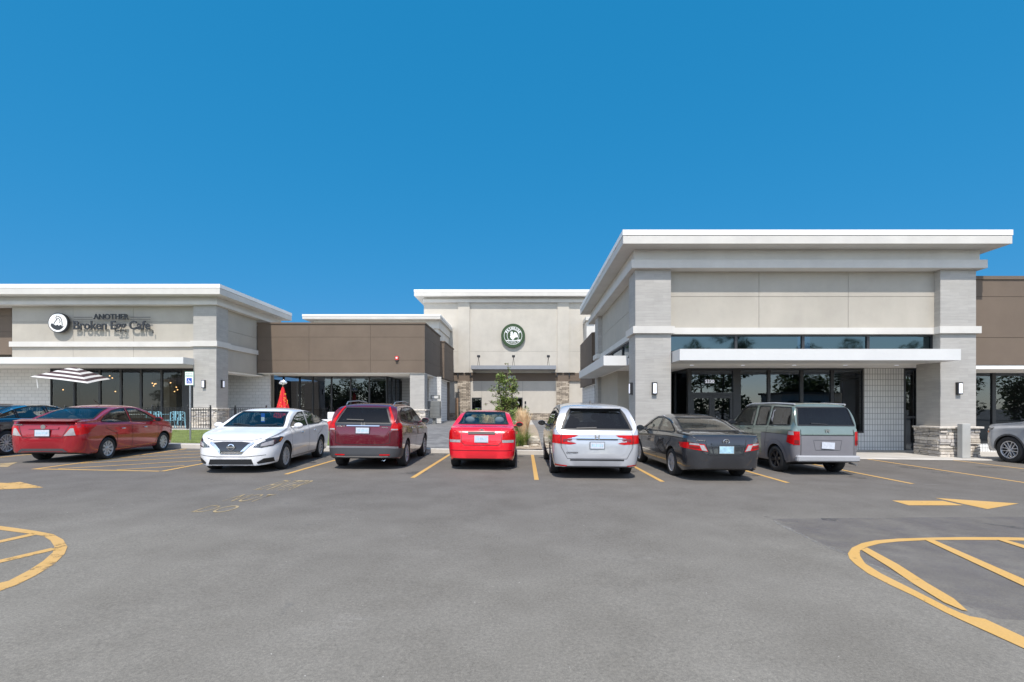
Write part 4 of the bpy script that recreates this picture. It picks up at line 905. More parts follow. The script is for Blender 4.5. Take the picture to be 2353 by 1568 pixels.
marking('pavement_crack',[c7(*p) for p in ((700,835),(860,890),(1000,965),(1120,1015),(1240,1068),(1240,1078),(1100,1022),(990,975),(850,903),(700,845))],'crack_pale')
marking('tar_patch',[c7(*p) for p in ((430,568),(540,570),(520,588),(440,580))],'tar_dark'); marking('tar_patch',[c7(*p) for p in ((1360,592),(1700,630),(1700,642),(1500,615))],'tar_dark')
marking('tar_patch',[c7(*p) for p in ((80,558),(130,562),(110,567))],'tar_dark')
for w,(x0,x1,y0,y1) in (('DO',(458,542,1162,1179)),('NOT',(532,616,1136,1154)),('ENTER',(611,702,1104,1128))):
    ym=(y0+y1)/2; X0,Y0=GP(x0,y1); X1,Y1=GP(x1,y0); A=GP(x0,y1); cx_,cy_=GP((x0+x1)/2,ym); wd={'DO':.50,'NOT':.56,'ENTER':.66}[w]
    dx0=Y1-Y0
    o=text_mesh('road_lettering',w,1,'faded_paint',None,0,-.008,loc=(0,0,0),rot=(0,0,0),fit=(wd,dx0*.92))
    for v_ in o.data.vertices: x=v_.co.x+cx_; y=v_.co.y+(Y0+Y1)/2; v_.co=(x,y,g(x)+.005)
    tag(o,'faded yellow '+w+' stencilled on the asphalt',kind='structure')

marking('asphalt_patch',[c7(*p) for p in ((130,572),(330,675),(592,792),(860,895),(1240,1072),(1500,1180),(2600,1250),(2600,560),(1400,560))],'tone_patch',dz=.0012)
rq=random.Random(9)
def blotch(x,y,rx,ry,mat,name='oil_stain'):
    marking(name,[(x+rx*rq.uniform(.6,1.1)*math.cos(t),y+ry*rq.uniform(.6,1.1)*math.sin(t)) for t in [2*math.pi*i/14 for i in range(14)]],mat,True,dz=.0025)
for i in range(9):
    for q in range(3): blotch(-8.5+2.74*i+rq.uniform(-.5,.5),rq.uniform(11,15.5),rq.uniform(.12,.5),rq.uniform(.12,.35),'oil_dark')
def crack(pts,w=.02,mat='tar_dark'):
    P=[]
    for a,b in zip(pts,pts[1:]):
        k=max(2,int(math.dist(a,b)/.3))
        for i in range(k): P.append((a[0]+(b[0]-a[0])*i/k+rq.uniform(-.03,.03),a[1]+(b[1]-a[1])*i/k+rq.uniform(-.03,.03)))
    L,Q=stripface(P,w); mb=MB(); n=len(P); mb.add([(x,y,g(x)+.003) for x,y in Q+L],[(i,i+1,n+i+1,n+i) for i in range(n-1)]); o=mb.build('pavement_crack',mat); tag(o,kind='structure')


# ------------------------------------------------------------------ building helpers
def building(name,label,cat='building',loc=(0,0,0)): return empty(name,loc,0,label,cat)
def panels(mb, xs, zs, y, d=.05, gap=.012, m=0, mj=1, core=.3):   # front-facing panels with real joints
    for i in range(len(xs)-1):
        for j in range(len(zs)-1):
            mb.box(xs[i]+(gap/2 if i>0 else 0),xs[i+1]-(gap/2 if i<len(xs)-2 else 0),y,y+d,zs[j]+(gap/2 if j>0 else 0),zs[j+1]-(gap/2 if j<len(zs)-2 else 0),m)
    mb.box(xs[0]+.02,xs[-1]-.02,y+d-.015,y+core,zs[0]+.02,zs[-1]-.02,mj)
def panels_side(mb, ys, zs, x, sgn, d=.05, gap=.012, m=0, mj=1, core=.3):  # faces +-x
    for i in range(len(ys)-1):
        for j in range(len(zs)-1):
            mb.box(x,x-sgn*d,ys[i]+(gap/2 if i>0 else 0),ys[i+1]-(gap/2 if i<len(ys)-2 else 0),zs[j]+(gap/2 if j>0 else 0),zs[j+1]-(gap/2 if j<len(zs)-2 else 0),m)
    mb.box(x-sgn*(d-.015),x-sgn*core,ys[0]+.02,ys[-1]-.02,zs[0]+.02,zs[-1]-.02,mj)
def bay(parent,x0,x1,y,z0,z1,gl='shop_glass',bar=.045,trans=None,name='window',axis='x'):
    mb=MB(); B=lambda a,b,c,d: (mb.box(a,b,y-.05,y+.05,c,d) if axis=='x' else mb.box(y-.05,y+.05,a,b,c,d))
    B(x0,x0+bar,z0,z1); B(x1-bar,x1,z0,z1); B(x0+bar,x1-bar,z1-bar*1.3,z1); B(x0+bar,x1-bar,z0,z0+bar*1.3)
    for t in (trans or []): B(x0+bar,x1-bar,t-bar*.6,t+bar*.6)
    o=mb.build(name,'frame_dark',parent)
    p=MB()
    zz=[z0+bar]+list(trans or [])+[z1-bar]
    for a,b in zip(zz,zz[1:]):
        if axis=='x': p.add([(x0+bar*.5,y,a),(x1-bar*.5,y,a),(x1-bar*.5,y,b),(x0+bar*.5,y,b)],[(0,1,2,3)])
        else: p.add([(y,x0+bar*.5,a),(y,x1-bar*.5,a),(y,x1-bar*.5,b),(y,x0+bar*.5,b)],[(0,1,2,3)])
    p.build('pane',gl,o); return o
def stones(parent, x0,x1,y0,y1,z0,z1, faces=('front','left','right'), seed=1, name='stone_base'):
    r=random.Random(seed); mb=MB(); t=.07
    mb.box(x0+t,x1-t,y0+t,y1,z0,z1,5)
    for f in faces:
        L=(x1-x0) if f=='front' else (y1-y0)
        z=z0
        while z<z1-.02:
            h=min(r.uniform(.06,.15),z1-z); a=0 if f=='front' else t
            if z1-(z+h)<.04: h=z1-z
            while a<L-.02:
                w=min(r.uniform(.14,.48),L-a)
                if L-(a+w)<.08: w=L-a
                k=1 if r.random()<.75 or h<.09 else 2
                for q in range(k):
                    zz0=z+h*q/k; zz1=z+h*(q+1)/k; p=r.uniform(0,.055); e=.006; m=r.randrange(5)
                    if f=='front': mb.box(x0+a+e,x0+a+w-e,y0+p-.03,y0+t+.01,zz0+e,zz1-e,m)
                    elif f=='left': mb.box(x0+p-.03,x0+t+.01,y0+a+e,y0+a+w-e,zz0+e,zz1-e,m)
                    else: mb.box(x1-t-.01,x1-p+.03,y0+a+e,y0+a+w-e,zz0+e,zz1-e,m)
                a+=w
            z+=h
    o=mb.build(name,['ledge0','ledge1','ledge2','ledge3','ledge4','ledge_gap'],parent,bevel=.012)
    MB().box(x0-.07,x1+.07,y0-.07,y1+.0,z1,z1+.07).build('stone_cap','ledge1',o,bevel=.012)
    return o
def pillar(parent,x0,x1,y0,y1,z0,z1,zb,seed,base=True,cap=None,mat='tile_stone'):
    o=MB().box(x0,x1,y0,y1,z0 if not base else zb,z1).build('pillar',mat,parent)
    if base: stones(o,x0-.08,x1+.08,y0-.08,y1+.02,z0,zb,seed=seed)
    return o
def wall_lamp(x,y,z,label,axis='y',sgn=-1,s=1.0):
    e=empty('wall_lamp',(x,y,z),0 if axis=='y' else (math.pi/2),label,'wall lamp','wall lamps on the stone pillars')
    MB().box(-.085*s,.085*s,-.10,.0,-.21*s,.21*s).build('housing','black_metal',e)
    MB().box(-.055*s,.055*s,-.118,-.101,-.17*s,.17*s).build('diffuser','glow_white',e)
    return e
def fascia(mb, x0,x1,y0,y1,z0,z1,zl):     # coping above, fascia below with a shadow gap
    mb.box(x0,x1,y0,y1,zl+.012,z1,1); mb.box(x0+.015,x1-.015,y0+.015,y1-.015,z0,zl-.004,0); mb.box(x0+.05,x1-.05,y0+.05,y1-.05,zl-.01,zl+.02,2)

# ------------------------------------------------------------------ right corner building
b=building('corner_shop_building','pale corner shop building with white flat roof and tall front windows')
xl0,xl1,xr0,xr1=3.83,5.06,14.36,15.59; Yp=16.3
mb=MB(); fascia(mb,3.25,16.15,15.6,27.6,7.01,7.464,7.275)
mb.build('roof',['trim','coping','joint'],b)
mb=MB(); mb.box(3.78,15.66,16.24,27.0,6.63,7.01,0); mb.box(3.66,15.8,16.10,27.1,6.35,6.63,1); mb.build('cornice',['trim','trim'],b)
gz=-.45
pillar(b,xl0,xl1,Yp,17.3,-.2,6.35,.86,11); pillar(b,xr0,xr1,Yp,17.3,gz,6.35,.86,12)
pillar(b,xl0,xl0+.9,24.6,25.6,-.2,6.35,.86,13,base=False)
mb=MB(); jx=[PX(p,16.55) for p in (1744,1949)]
panels(mb,[xl1,jx[0],jx[1],xr0],[4.38,PZ(682,16.55),6.35],16.55); mb.build('wall',['beige','joint'],b)
mb=MB(); panels_side(mb,[17.3,21.0,24.6],[4.38,5.3,6.35],4.05,-1); mb.build('wall',['beige','joint'],b)
mb=MB(); mb.box(xl0-.10,xl1+.10,Yp-.10,17.4,4.14,4.38); mb.box(xr0-.10,xr1+.10,Yp-.10,17.4,4.14,4.38); mb.box(xl1+.10,xr0-.10,16.45,16.9,4.15,4.37)
mb.box(3.95,4.3,17.4,24.5,4.15,4.37); mb.box(xl0-.1,xl0+1.0,24.5,25.7,4.14,4.38); mb.build('band','trim',b)
cx=[xl1+.003]+[PX(p,16.65) for p in (1690,1844,1993)]+[xr0-.003]
for a,c_ in zip(cx,cx[1:]): bay(b,a,c_,16.65,3.52,4.15,'clerestory_glass')
for a,c_ in ((17.31,19.7),(19.7,22.1),(22.1,24.59)): bay(b,a,c_,4.12,3.52,4.15,'shop_glass',axis='y')
# front canopy and its soffit
mb=MB(); mb.box(5.10,14.33,15.5,16.66,3.14,3.51,0); mb.box(xl1+.02,xr1-.02,16.67,21.9,3.16,3.45,1); mb.build('canopy',['canopy_white','soffit'],b)
for i in range(5):
    MB().lathe([(.07,0),(.07,.012)],c=(6.2+i*1.9,17.5,3.146),n=12).build('soffit_light','glow_white',b)
mb=MB(); mb.box(2.92,3.81,17.42,25.2,3.14,3.50,0); mb.box(3.82,5.0,17.42,24.5,3.16,3.40,1); mb.build('side_canopy',['canopy_white','soffit'],b)
# storefront
Yg=18.9; zt=PZ(848,Yg)+.02; ztr=PZ(905,Yg)
X=lambda p:PX(p,Yg)
e0=X(1580); zb_=-.16
# glazed entrance with a pair of doors
mb=MB(); 
for a,c_ in ((e0,e0+.13),(X(1683),X(1698))): mb.box(a,c_,Yg-.07,Yg+.07,zb_,zt)
mb.box(e0+.13,X(1683),Yg-.06,Yg+.06,zt-.10,zt); mb.box(e0+.13,X(1683),Yg-.06,Yg+.06,ztr-.05,ztr+.05)
fr=mb.build('entrance_frame','frame_dark',b); MB().add([(e0+.1,Yg,ztr),(X(1684),Yg,ztr),(X(1684),Yg,zt-.05),(e0+.1,Yg,zt-.05)],[(0,1,2,3)]).build('transom_pane','shop_glass',fr)
xm=(e0+.13+X(1683))/2
for a,c_ in ((e0+.14,xm-.005),(xm+.005,X(1683)-.01)):
    d=bay(b,a,c_,Yg,zb_+.02,ztr-.06,bar=.10,name='door'); hx=(c_-.16 if a<xm-.3 else a+.16)
    MB().tube((hx,Yg-.10,.75),(hx,Yg-.10,1.25),.015).build('door_handle','steel',d)
nm=text_mesh('house_number','5330',.3,'glow_white',b,.004,.008,loc=(PX(1631,Yg-.08),Yg-.08,PZ(877,Yg)),fit=(.36,.14))  # digits are no lamp; added glow keeps them white in the canopy shade
xs=[X(1698),X(1766),X(1841),X(1911),X(1983)]
for i,(a,c_) in enumerate(zip(xs,xs[1:])): bay(b,a,c_,Yg,PZ(995,Yg),zt,bar=.06)
mb=MB(); mb.box(X(1698),X(1983),Yg-.02,Yg+.2,gz,PZ(995,Yg)-.003); mb.box(X(1983)+.002,X(2075),Yg-.04,Yg+.2,gz,3.3); mb.box(X(2107),16.1,Yg-.03,Yg+.2,gz,3.3); mb.build('tile_wall','white_tile',b)
bay(b,X(2075)+.003,X(2107)-.003,Yg,-.2,zt,bar=.07,trans=[1.2],name='door')
for a,c_ in ((Yg+.08,20.6),(20.6,22.4),(22.4,24.2)): bay(b,a,c_,e0+.05,zb_,zt,axis='y')
# interior
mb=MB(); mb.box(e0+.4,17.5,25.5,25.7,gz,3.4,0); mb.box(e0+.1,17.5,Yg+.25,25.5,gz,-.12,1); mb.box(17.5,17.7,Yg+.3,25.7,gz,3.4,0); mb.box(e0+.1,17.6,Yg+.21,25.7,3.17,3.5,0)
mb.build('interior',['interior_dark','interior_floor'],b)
mb=MB(); mb.box(X(1790),X(1960),21.6,21.75,-.12,1.62); mb.box(X(1960)+.2,X(1960)+.5,20.3,20.6,-.12,2.2); mb.build('tan_reflection_panel','interior_tan',b)  # tan boxes added behind the glass, standing in for a mirrored beige wall
# passage wall on the courtyard side and hidden masses
mb=MB(); mb.box(4.0,5.9,20.3,20.5,-.3,3.16); mb.box(4.0,4.2,20.5,24.6,-.3,3.16); mb.box(4.2,15.5,26.8,27.05,0,6.3); mb.box(16.2,16.4,19.3,26.8,gz,6.0); mb.box(4.15,4.35,25.6,26.8,-.3,6.3); mb.build('rear_wall','beige',b)
wall_lamp((xl0+xl1)/2+.03,Yp,PZ(893,Yp),'black and white lamp on front face of the left pillar by the entrance')
wall_lamp(PX(2201,Yp),Yp,PZ(893,Yp),'black and white lamp on front face of the rightmost stone pillar')
wall_lamp(xl0,16.75,PZ(893,16.6),'black and white lamp on the courtyard side of the entrance pillar',axis='x')
bpy.data.objects[-1] if False else None
# square grey post in front of the right pillar
yq=15.98; e=empty('square_post',(PX(2215,yq),yq,-.12),0,'short square grey metal post standing before the rightmost stone base','post')
MB().box(-.14,.14,-.10,.10,0,1.16).build('shaft','post_grey',e,bevel=.01); MB().box(-.2,.2,-.15,.15,0,.02).build('base_plate','steel',e)

# ------------------------------------------------------------------ brown building at the right edge
b=building('brown_shop_building','brown stucco shop building cut off by the right edge')
Yb=16.7; mb=MB(); x0=15.63; panels(mb,[x0,19.6,24,30],[3.09,PZ(776,Yb),PZ(682,Yb),PZ(643,Yb)],Yb); mb.build('wall',['brown','joint'],b)
MB().box(x0-.0,30.05,Yb-.04,Yb+.35,PZ(643,Yb)+.003,PZ(635,Yb)).build('coping','brown',b)
MB().box(x0,30,Yb+.02,18.8,2.95,3.085).build('soffit','soffit',b)
Ys=18.62; xs=[15.72,PX(2282,Ys)-.0,PX(2282,Ys)+2.4,PX(2282,Ys)+4.8]
for a,c_ in zip(xs,xs[1:]): bay(b,a,c_,Ys,PZ(1019,Ys),PZ(849,Ys),bar=.07)
MB().box(15.72,24,Ys-.02,Ys+.15,gz,PZ(1019,Ys)-.004).build('tile_wall','white_tile',b)
mb=MB(); mb.box(15.75,30,24,24.2,gz,3,0); mb.box(15.75,30,18.8,24,gz,-.13,1); mb.box(15.75,30,18.7,24,2.96,3.0,0); mb.box(30,30.2,Yb+.1,24.2,gz,6,0); mb.build('interior',['interior_dark','interior_floor'],b)

# ------------------------------------------------------------------ cafe building on the left
FL=.5
b=building('cafe_building','pale cafe building with white flat roof and dark framed front windows')
Yp=25.2; px0,px1=-17.67,-16.44
mb=MB(); fascia(mb,-40,-15.8,24.5,32.1,7.478,8.0,PZ(662,24.5)); mb.build('roof',['trim','coping','joint'],b)
mb=MB(); mb.box(-40,-16.38,25.14,31.8,PZ(693,25.1),7.478); mb.box(-40,-16.28,25.0,31.9,PZ(701,25.1),PZ(693,25.1)); mb.build('cornice','trim',b)
zc=PZ(701,25.1)
pillar(b,px0,px1,Yp,26.2,.2,zc,PZ(941,25.2),21)
Yw=25.45; zb0=PZ(797.5,Yw); zb1=PZ(786,Yw); w0=PX(28,Yw)
mb=MB(); xs=[w0,PX(168,Yw),PX(307,Yw),px0]
panels(mb,xs,[zb1,PZ(740.3,Yw),zc],Yw); panels(mb,xs,[PZ(824,Yw),zb0],Yw); mb.build('wall',['beige','joint'],b)
mb=MB(); panels_side(mb,[26.2,29.35],[zb1,5.9,zc],-16.64,1); panels_side(mb,[26.2,29.35],[PZ(852,26.2),zb0],-16.64,1)
mb.build('wall',['beige','joint'],b)
mb=MB(); mb.box(w0-.05,px0-.1,25.33,25.8,zb0,zb1); mb.box(px0-.1,px1+.1,25.1,26.3,zb0-.01,zb1+.01); mb.box(-16.95,-16.54,26.3,29.35,zb0,zb1); mb.build('band','trim',b)
zs=PZ(836,24.4); mb=MB(); mb.box(-36,-17.63,24.4,25.44,zs,PZ(821,24.4),0); mb.box(-36,px0-.01,25.445,27.6,zs+.01,zs+.25,1); mb.box(px0-.01,-16.7,26.21,30.2,PZ(852,26.2)-.08,PZ(852,26.2)-.002,1); mb.build('canopy',['canopy_white','soffit'],b)
Yg=27.5; X=lambda p:PX(p,Yg); zt=zs+.01
xs=[X(p) for p in (117,172,230,278.5,324.5,372,422)]
for a,c_ in zip(xs,xs[1:]): bay(b,a,c_,Yg,FL+.05,zt,'shop_glass_clear',bar=.06)
mb=MB(); mb.box(X(422)+.002,X(447),Yg-.06,Yg+.06,FL,zt); mb.build('door_post','frame_dark',b)
MB().box(X(-5),X(117)-.002,Yg-.03,Yg+.15,.2,zt).build('block_wall','white_block',b)
mb=MB(); mb.box(-19.6,-16.28,30.2,30.35,.2,3.80); mb.build('block_wall','white_block',b)
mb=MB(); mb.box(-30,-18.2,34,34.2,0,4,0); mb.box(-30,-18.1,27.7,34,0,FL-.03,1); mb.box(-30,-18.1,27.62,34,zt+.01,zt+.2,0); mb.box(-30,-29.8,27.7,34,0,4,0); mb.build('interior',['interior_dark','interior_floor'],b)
mb=MB(); mb.box(-28,-24.5,31,31.4,FL-.02,1.6); mb.box(-23.3,-22.7,30.2,30.8,FL-.02,3.4); mb.build('interior_counter','interior_tan',b)
mb=MB(); mb.box(-40,-16.9,31.7,31.9,0,7.4); mb.box(-40,-39.8,25.5,31.7,0,7.4); mb.build('rear_wall','beige',b)
for i,(p,q) in enumerate(((252,852),(258,857),(350,869),(355,871),(353,875),(358,870),(392,868),(405,878),(408,884),(401,888),(173,884),(145,884),(265,888))):
    yy=28.6+.25*(i%4); x=PX(p*0.985,yy) if False else PX(p,yy); z=min(3.55,PZ(q+12,yy))
    e=empty('pendant_bulb',(x,yy,z),0,'small glowing amber bulb hanging inside the cafe window','light bulb','amber bulbs hanging inside the cafe')
    MB().ball((0,0,0),.036,n=8).build('bulb','bulb',e,smooth=True); MB().tube((0,0,.03),(0,0,3.86-z),.006,n=4).build('cord','black_metal',e)
wall_lamp(PX(469.5,Yp),Yp,PZ(883,Yp),'black and white lamp on the front of the cafe corner pillar')
wl=wall_lamp(px1,25.65,PZ(883,25.65),'black and white lamp on the side of the cafe corner pillar',axis='x'); wl.rotation_euler=(0,0,math.pi/2)
for o in COL.objects:
    if o.get('label')=='black and white lamp on the courtyard side of the entrance pillar': o.rotation_euler=(0,0,-math.pi/2)
# brown block beyond the cafe at the left edge
b=building('brown_side_building','brown stucco building cut off by the left edge')
mb=MB(); panels(mb,[-40,w0-.5],[PZ(820,27),PZ(770,27),PZ(735,27),PZ(701,27)],25.9); mb.build('wall',['brown','joint'],b)
bay(b,-36,X(-5)-.01,Yg,FL,zt,bar=.07)
# cafe sign
Ysn=25.30; e=empty('cafe_sign',(PX(259,Ysn),Ysn,PZ(748,Ysn)),0,'dark raised cafe name lettering with thin lines beside the round logo','sign')
text_mesh('lettering','ANOTHER',.4,'sign_black',e,.025,.006,loc=(PX(257,Ysn)-e.location.x,-.05,PZ(728.5,Ysn)-e.location.z),fit=(PX(297,Ysn)-PX(216.5,Ysn),.30))
text_mesh('lettering','Broken Egg Cafe',.4,'sign_black',e,.025,.008,loc=(PX(259,Ysn)-e.location.x,-.05,PZ(751,Ysn)-e.location.z),fit=(PX(347,Ysn)-PX(171,Ysn),.62))
for a,c_ in ((171,213),(301,346)):
    mb=MB()
    mb.box(PX(a,Ysn)-e.location.x,PX(c_,Ysn)-e.location.x,-.05,-.01,PZ(730,Ysn)-e.location.z,PZ(729,Ysn)-e.location.z)
    mb.box(PX(a,Ysn)-e.location.x,PX(c_,Ysn)-e.location.x,-.04,-.01,PZ(735.6,Ysn)-e.location.z,PZ(734.8,Ysn)-e.location.z)
    mb.build('rule_line','sign_black',e)
text_mesh('small_mark','i',.3,'sign_black',e,.03,0,loc=(PX(352,Ysn)-e.location.x,-.02,PZ(763,Ysn)-e.location.z),fit=(.05,.16))
e=empty('logo_disc',(PX(139,Ysn),Ysn,PZ(743,Ysn)),0,'round white logo disc with black rim left of the cafe lettering','sign'); r_=.53
MB().lathe([(r_,0.0),(r_,-.14)],axis='y',n=40).build('rim','sign_black',e,smooth=True); MB().lathe([(r_*.92,-.141),(r_*.92,-.15)],axis='y',n=40).build('face','sign_white',e)
def flatshape(parent,name,pts,s,y,mat): MB().prism([(u*s,v*s) for u,v in pts],'y',y,y-.01).build(name,mat,parent)
flatshape(e,'hand_shape',[(-.72,-.25),(-.60,-.05),(-.42,-.12),(-.20,-.28),(0,-.20),(.12,-.32),(.30,-.20),(.44,-.36),(.62,-.34),(.50,-.52),(.2,-.72),(-.1,-.74),(-.4,-.62),(-.6,-.45)],r_,-.152,'sign_black')
mb=MB()
def out(pts,w=.05,cl=False):
    L,Q=stripface(pts,w,cl); n=len(pts)
    for i in range(n if cl else n-1):
        j=(i+1)%n; mb.add([(L[i][0]*r_,-.155,L[i][1]*r_),(L[j][0]*r_,-.155,L[j][1]*r_),(Q[j][0]*r_,-.155,Q[j][1]*r_),(Q[i][0]*r_,-.155,Q[i][1]*r_)],[(0,1,2,3)])
out([(-.38,-.1),(-.25,.12),(-.1,.30),(-.18,.48),(-.12,.68),(.08,.62),(.28,.50),(.40,.30),(.44,.0),(.46,-.3)],.085); out([(-.1,.30),(.05,.46),(.2,.30),(.26,.1),(.12,.0)],.085); mb.build('egg_outline','sign_black',e)

# ------------------------------------------------------------------ brown block left of the courtyard
b=building('brown_courtyard_building','brown stucco building with charcoal side walls left of the courtyard')
Yb=29.35; zt_=PZ(745,Yb); zbm=PZ(857,Yb); xA=-16.60; xB=PX(976,Yb)
mb=MB(); panels(mb,[xA,PX(710,Yb),PX(851,Yb),xB],[zbm,PZ(828,Yb),PZ(775,Yb),zt_],Yb)
panels_side(mb,[Yb+.06,34.7],[zbm,PZ(828,Yb),PZ(775,Yb),zt_],xB,1)
x2=PX(1021,35.0); 
panels(mb,[xB-.05,x2],[zbm,PZ(828,Yb),PZ(775,Yb),zt_-.35],35.0); panels_side(mb,[35.06,39.5],[zbm,PZ(828,Yb),PZ(775,Yb),zt_-.35],x2,1)
mb.build('wall',['brown','joint'],b)
mb=MB(); mb.box(xA-.0,xB+.05,Yb-.05,Yb+.35,zt_+.003,PZ(741.5,Yb)); mb.box(xB-.3,xB+.05,Yb+.36,34.8,zt_+.003,PZ(741.5,Yb)); mb.box(xB-.1,x2+.05,34.95,39.6,zt_-.345,zt_-.26); mb.build('coping','brown',b)
MB().box(xA,xB-.02,Yb+.05,39.4,zbm-.04,zbm-.003).build('soffit','soffit',b)
pillar(b,PX(942,Yb+.1),PX(975.4,Yb+.1),Yb+.1,Yb+1.0,.2,zbm-.04,PZ(944,Yb),31)
Yg=32.05; X=lambda p:PX(p,Yg); zt2=zbm-.04; xe=X(889)
xs=[X(p) for p in (622,652,689,719,762,806,849,889)]
for a,c_ in zip(xs,xs[1:]): bay(b,a,c_,Yg,FL+.25,zt2,bar=.05)
for a,c_ in ((Yg+.1,33.2),(33.2,34.3),(34.3,35.4)): bay(b,a,c_,xe,FL+.05,zt2,bar=.06,axis='y')
mb=MB(); mb.box(xs[0],xs[-1],Yg-.03,Yg+.12,.2,FL+.248); mb.build('base_wall','white_block',b)
mb=MB(); mb.box(PX(983,32.2),PX(1012,32.2),32.5,32.6,.2,zbm-.05); mb.build('block_wall','white_block',b)
mb=MB(); mb.box(-6.62,-6.42,32.6,39.5,.2,zbm-.06); mb.box(xe+.1,-6.6,35.6,35.75,.2,zt2); mb.build('siding_wall','siding',b)
mb=MB(); mb.box(-19,-8.8,38,38.2,.2,zt2,0); mb.box(-19,xe-.05,32.3,38,.2,FL-.02,1); mb.box(-19,-18.8,32.3,38,.2,zt2,0); mb.build('interior',['interior_dark','interior_floor'],b)
mb=MB(); mb.box(-16.4,-16.2,31.9,39,zt2,6.3); mb.box(-16.4,x2-.3,39.2,39.4,.2,6.3); mb.build('rear_wall','brown',b)
e=empty('alarm_strobe',(PX(912.4,Yb),Yb,PZ(824,Yb)),0,'small red alarm strobe on the brown stucco wall','alarm')
MB().box(-.10,.10,-.09,0,-.11,.13).build('housing','red_plastic',e,bevel=.015); MB().box(-.05,.05,-.12,-.091,-.02,.07).build('lens','sign_white',e); MB().box(-.08,.08,-.11,0,-.19,-.112).build('horn','black_metal',e)
# letter boxes by the passage
e=empty('cluster_mailbox',(PX(998,31),31,T(PX(998,31),31)),0,'grey cluster mailbox standing by the pale block wall','mailbox')
h=PZ(922,31)-e.location.z
MB().box(-.40,.40,-.2,.2,.38,h).build('cabinet','mailbox',e,bevel=.02)
for i in range(2):
    for j in range(4): MB().box(-.36+.37*i,-.02+.37*i,-.215,-.202,.46+(h-.6)/4*j+.02,.46+(h-.6)/4*(j+1)).build('mailbox_door','mailbox',e)
MB().box(-.10,.10,-.08,.08,0,.38).build('pedestal','mailbox',e)
e=empty('parcel_shelf',(PX(996,31.2),31.9,PZ(914,31.9)),0,'small grey document box mounted above the cluster mailbox','box')
MB().box(-.30,.30,-.15,.0,-.10,.16).build('box_shell','mailbox',e); MB().box(-.22,.22,-.16,-.151,-.05,.10).build('front_panel','white_paint',e)

# ------------------------------------------------------------------ centre building (school)
b=building('school_building','tall cream stucco building with a round green sign at the courtyard end')
Yc=42.0; X=lambda p:PX(p,Yc); Z=lambda p:PZ(p,Yc)
Yf=41.3; mb=MB(); fascia(mb,PX(951,Yf),PX(1395,Yf),Yf,50,PZ(680,Yf),PZ(665.6,Yf),PZ(671,Yf)); mb.build('roof',['trim','coping','joint'],b)
mb=MB(); mb.box(X(974),X(1360),Yc-.02,49.5,Z(689),PZ(680,Yf)); mb.box(X(974)-.03,X(1362),Yc-.2,49.6,PZ(695,Yc-.2),Z(689)); mb.build('cornice','trim',b)
zc=PZ(695,Yc-.2); zf=.3
mb=MB()
for a,c_ in ((974,1053),(1079.5,1280.8),(1307.5,1360)): panels(mb,[X(a),X(c_)],[Z(857.6),Z(807.8),zc],Yc)
for a,c_ in ((1015,1053),(1307.5,1360)): panels(mb,[X(a),X(c_)],[Z(950),Z(876)],Yc)
mb.build('wall',['cream','joint'],b)
for a,c_ in ((1053,1079.5),(1280.8,1307.5)): MB().box(X(a),X(c_),Yc-.12,Yc+.3,Z(857.6),zc).build('pilaster','cream',b)
mb=MB(); mb.box(X(1015),X(1079.5),Yc-.16,Yc+.25,Z(876),Z(857.6)-.003); mb.box(X(1280.8),X(1360),Yc-.16,Yc+.25,Z(876),Z(857.6)-.003); mb.box(X(1079.5)+.002,X(1280.8)-.002,Yc-.015,Yc+.25,Z(876),Z(857.6)-.003); mb.build('brown_band','brown',b)
mb=MB(); panels(mb,[X(1079.5),X(1084)],[zf,Z(912),Z(876)],Yc+.0); panels(mb,[X(1084),X(1107),X(1151),X(1201),X(1280.8)],[Z(914),Z(876)],Yc+.0)
panels(mb,[X(1107),X(1151)],[Z(950),Z(914)],Yc+.0); panels(mb,[X(1201),X(1280.8)],[Z(950),Z(914)],Yc+.0); mb.build('portal_wall',['cream','joint'],b)
for a,c_ in ((1053,1080.3),(1279.3,1306.6)): MB().box(X(a)-.03,X(c_)+.03,Yc-.22,Yc+.2,zf-.2,Z(876)-.003).build('stone_pier','far_ledge',b)
for a,c_ in ((X(1107),X(1151)),(X(1201),X(1279.3)-.05),(X(1307.5),X(1360)),(X(1015),X(1053)-.05)): MB().box(a,c_,Yc-.16,Yc+.2,zf-.2,Z(950)-.003).build('stone_ledge','far_ledge',b)
bay(b,X(1084),X(1107),Yc,zf,Z(914),bar=.07,gl='shop_glass'); 
d=bay(b,X(1151),X(1176),Yc,zf,Z(914),bar=.08,name='door'); d=bay(b,X(1176)+.003,X(1201),Yc,zf,Z(914),bar=.08,name='door')
MB().lathe([(.19,0),(.19,.01),(.155,.01),(.155,0)],axis='y',n=20,cap=False).build('door_emblem','sign_white',d,loc=(X(1188),Yc-.06,Z(928)))
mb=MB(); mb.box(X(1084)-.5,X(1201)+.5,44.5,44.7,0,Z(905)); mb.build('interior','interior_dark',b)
for q in (922.5,932,): MB().box(X(1207)-.06,X(1207)+.08,Yc-.05,Yc-.002,Z(q+6),Z(q)).build('keypad','black_metal',b)
for q in (1053,1082,1279.5,1307.5):
    mb=MB(); mb.box(X(q)-.05,X(q)+.05,Yc-.30,Yc-.17,Z(867),Z(858)); mb.box(X(q)-.5,X(q)+.5,Yc-.30,Yc-.17,Z(858),Z(857)); mb.build('band_bracket','black_metal',b)
Yn=Yc-1.25; mb=MB(); mb.box(PX(1082,Yn),PX(1278,Yn),Yn,Yc-.02,PZ(848.5,Yn),PZ(840,Yn)); mb.build('entrance_canopy','grey_panel',b)
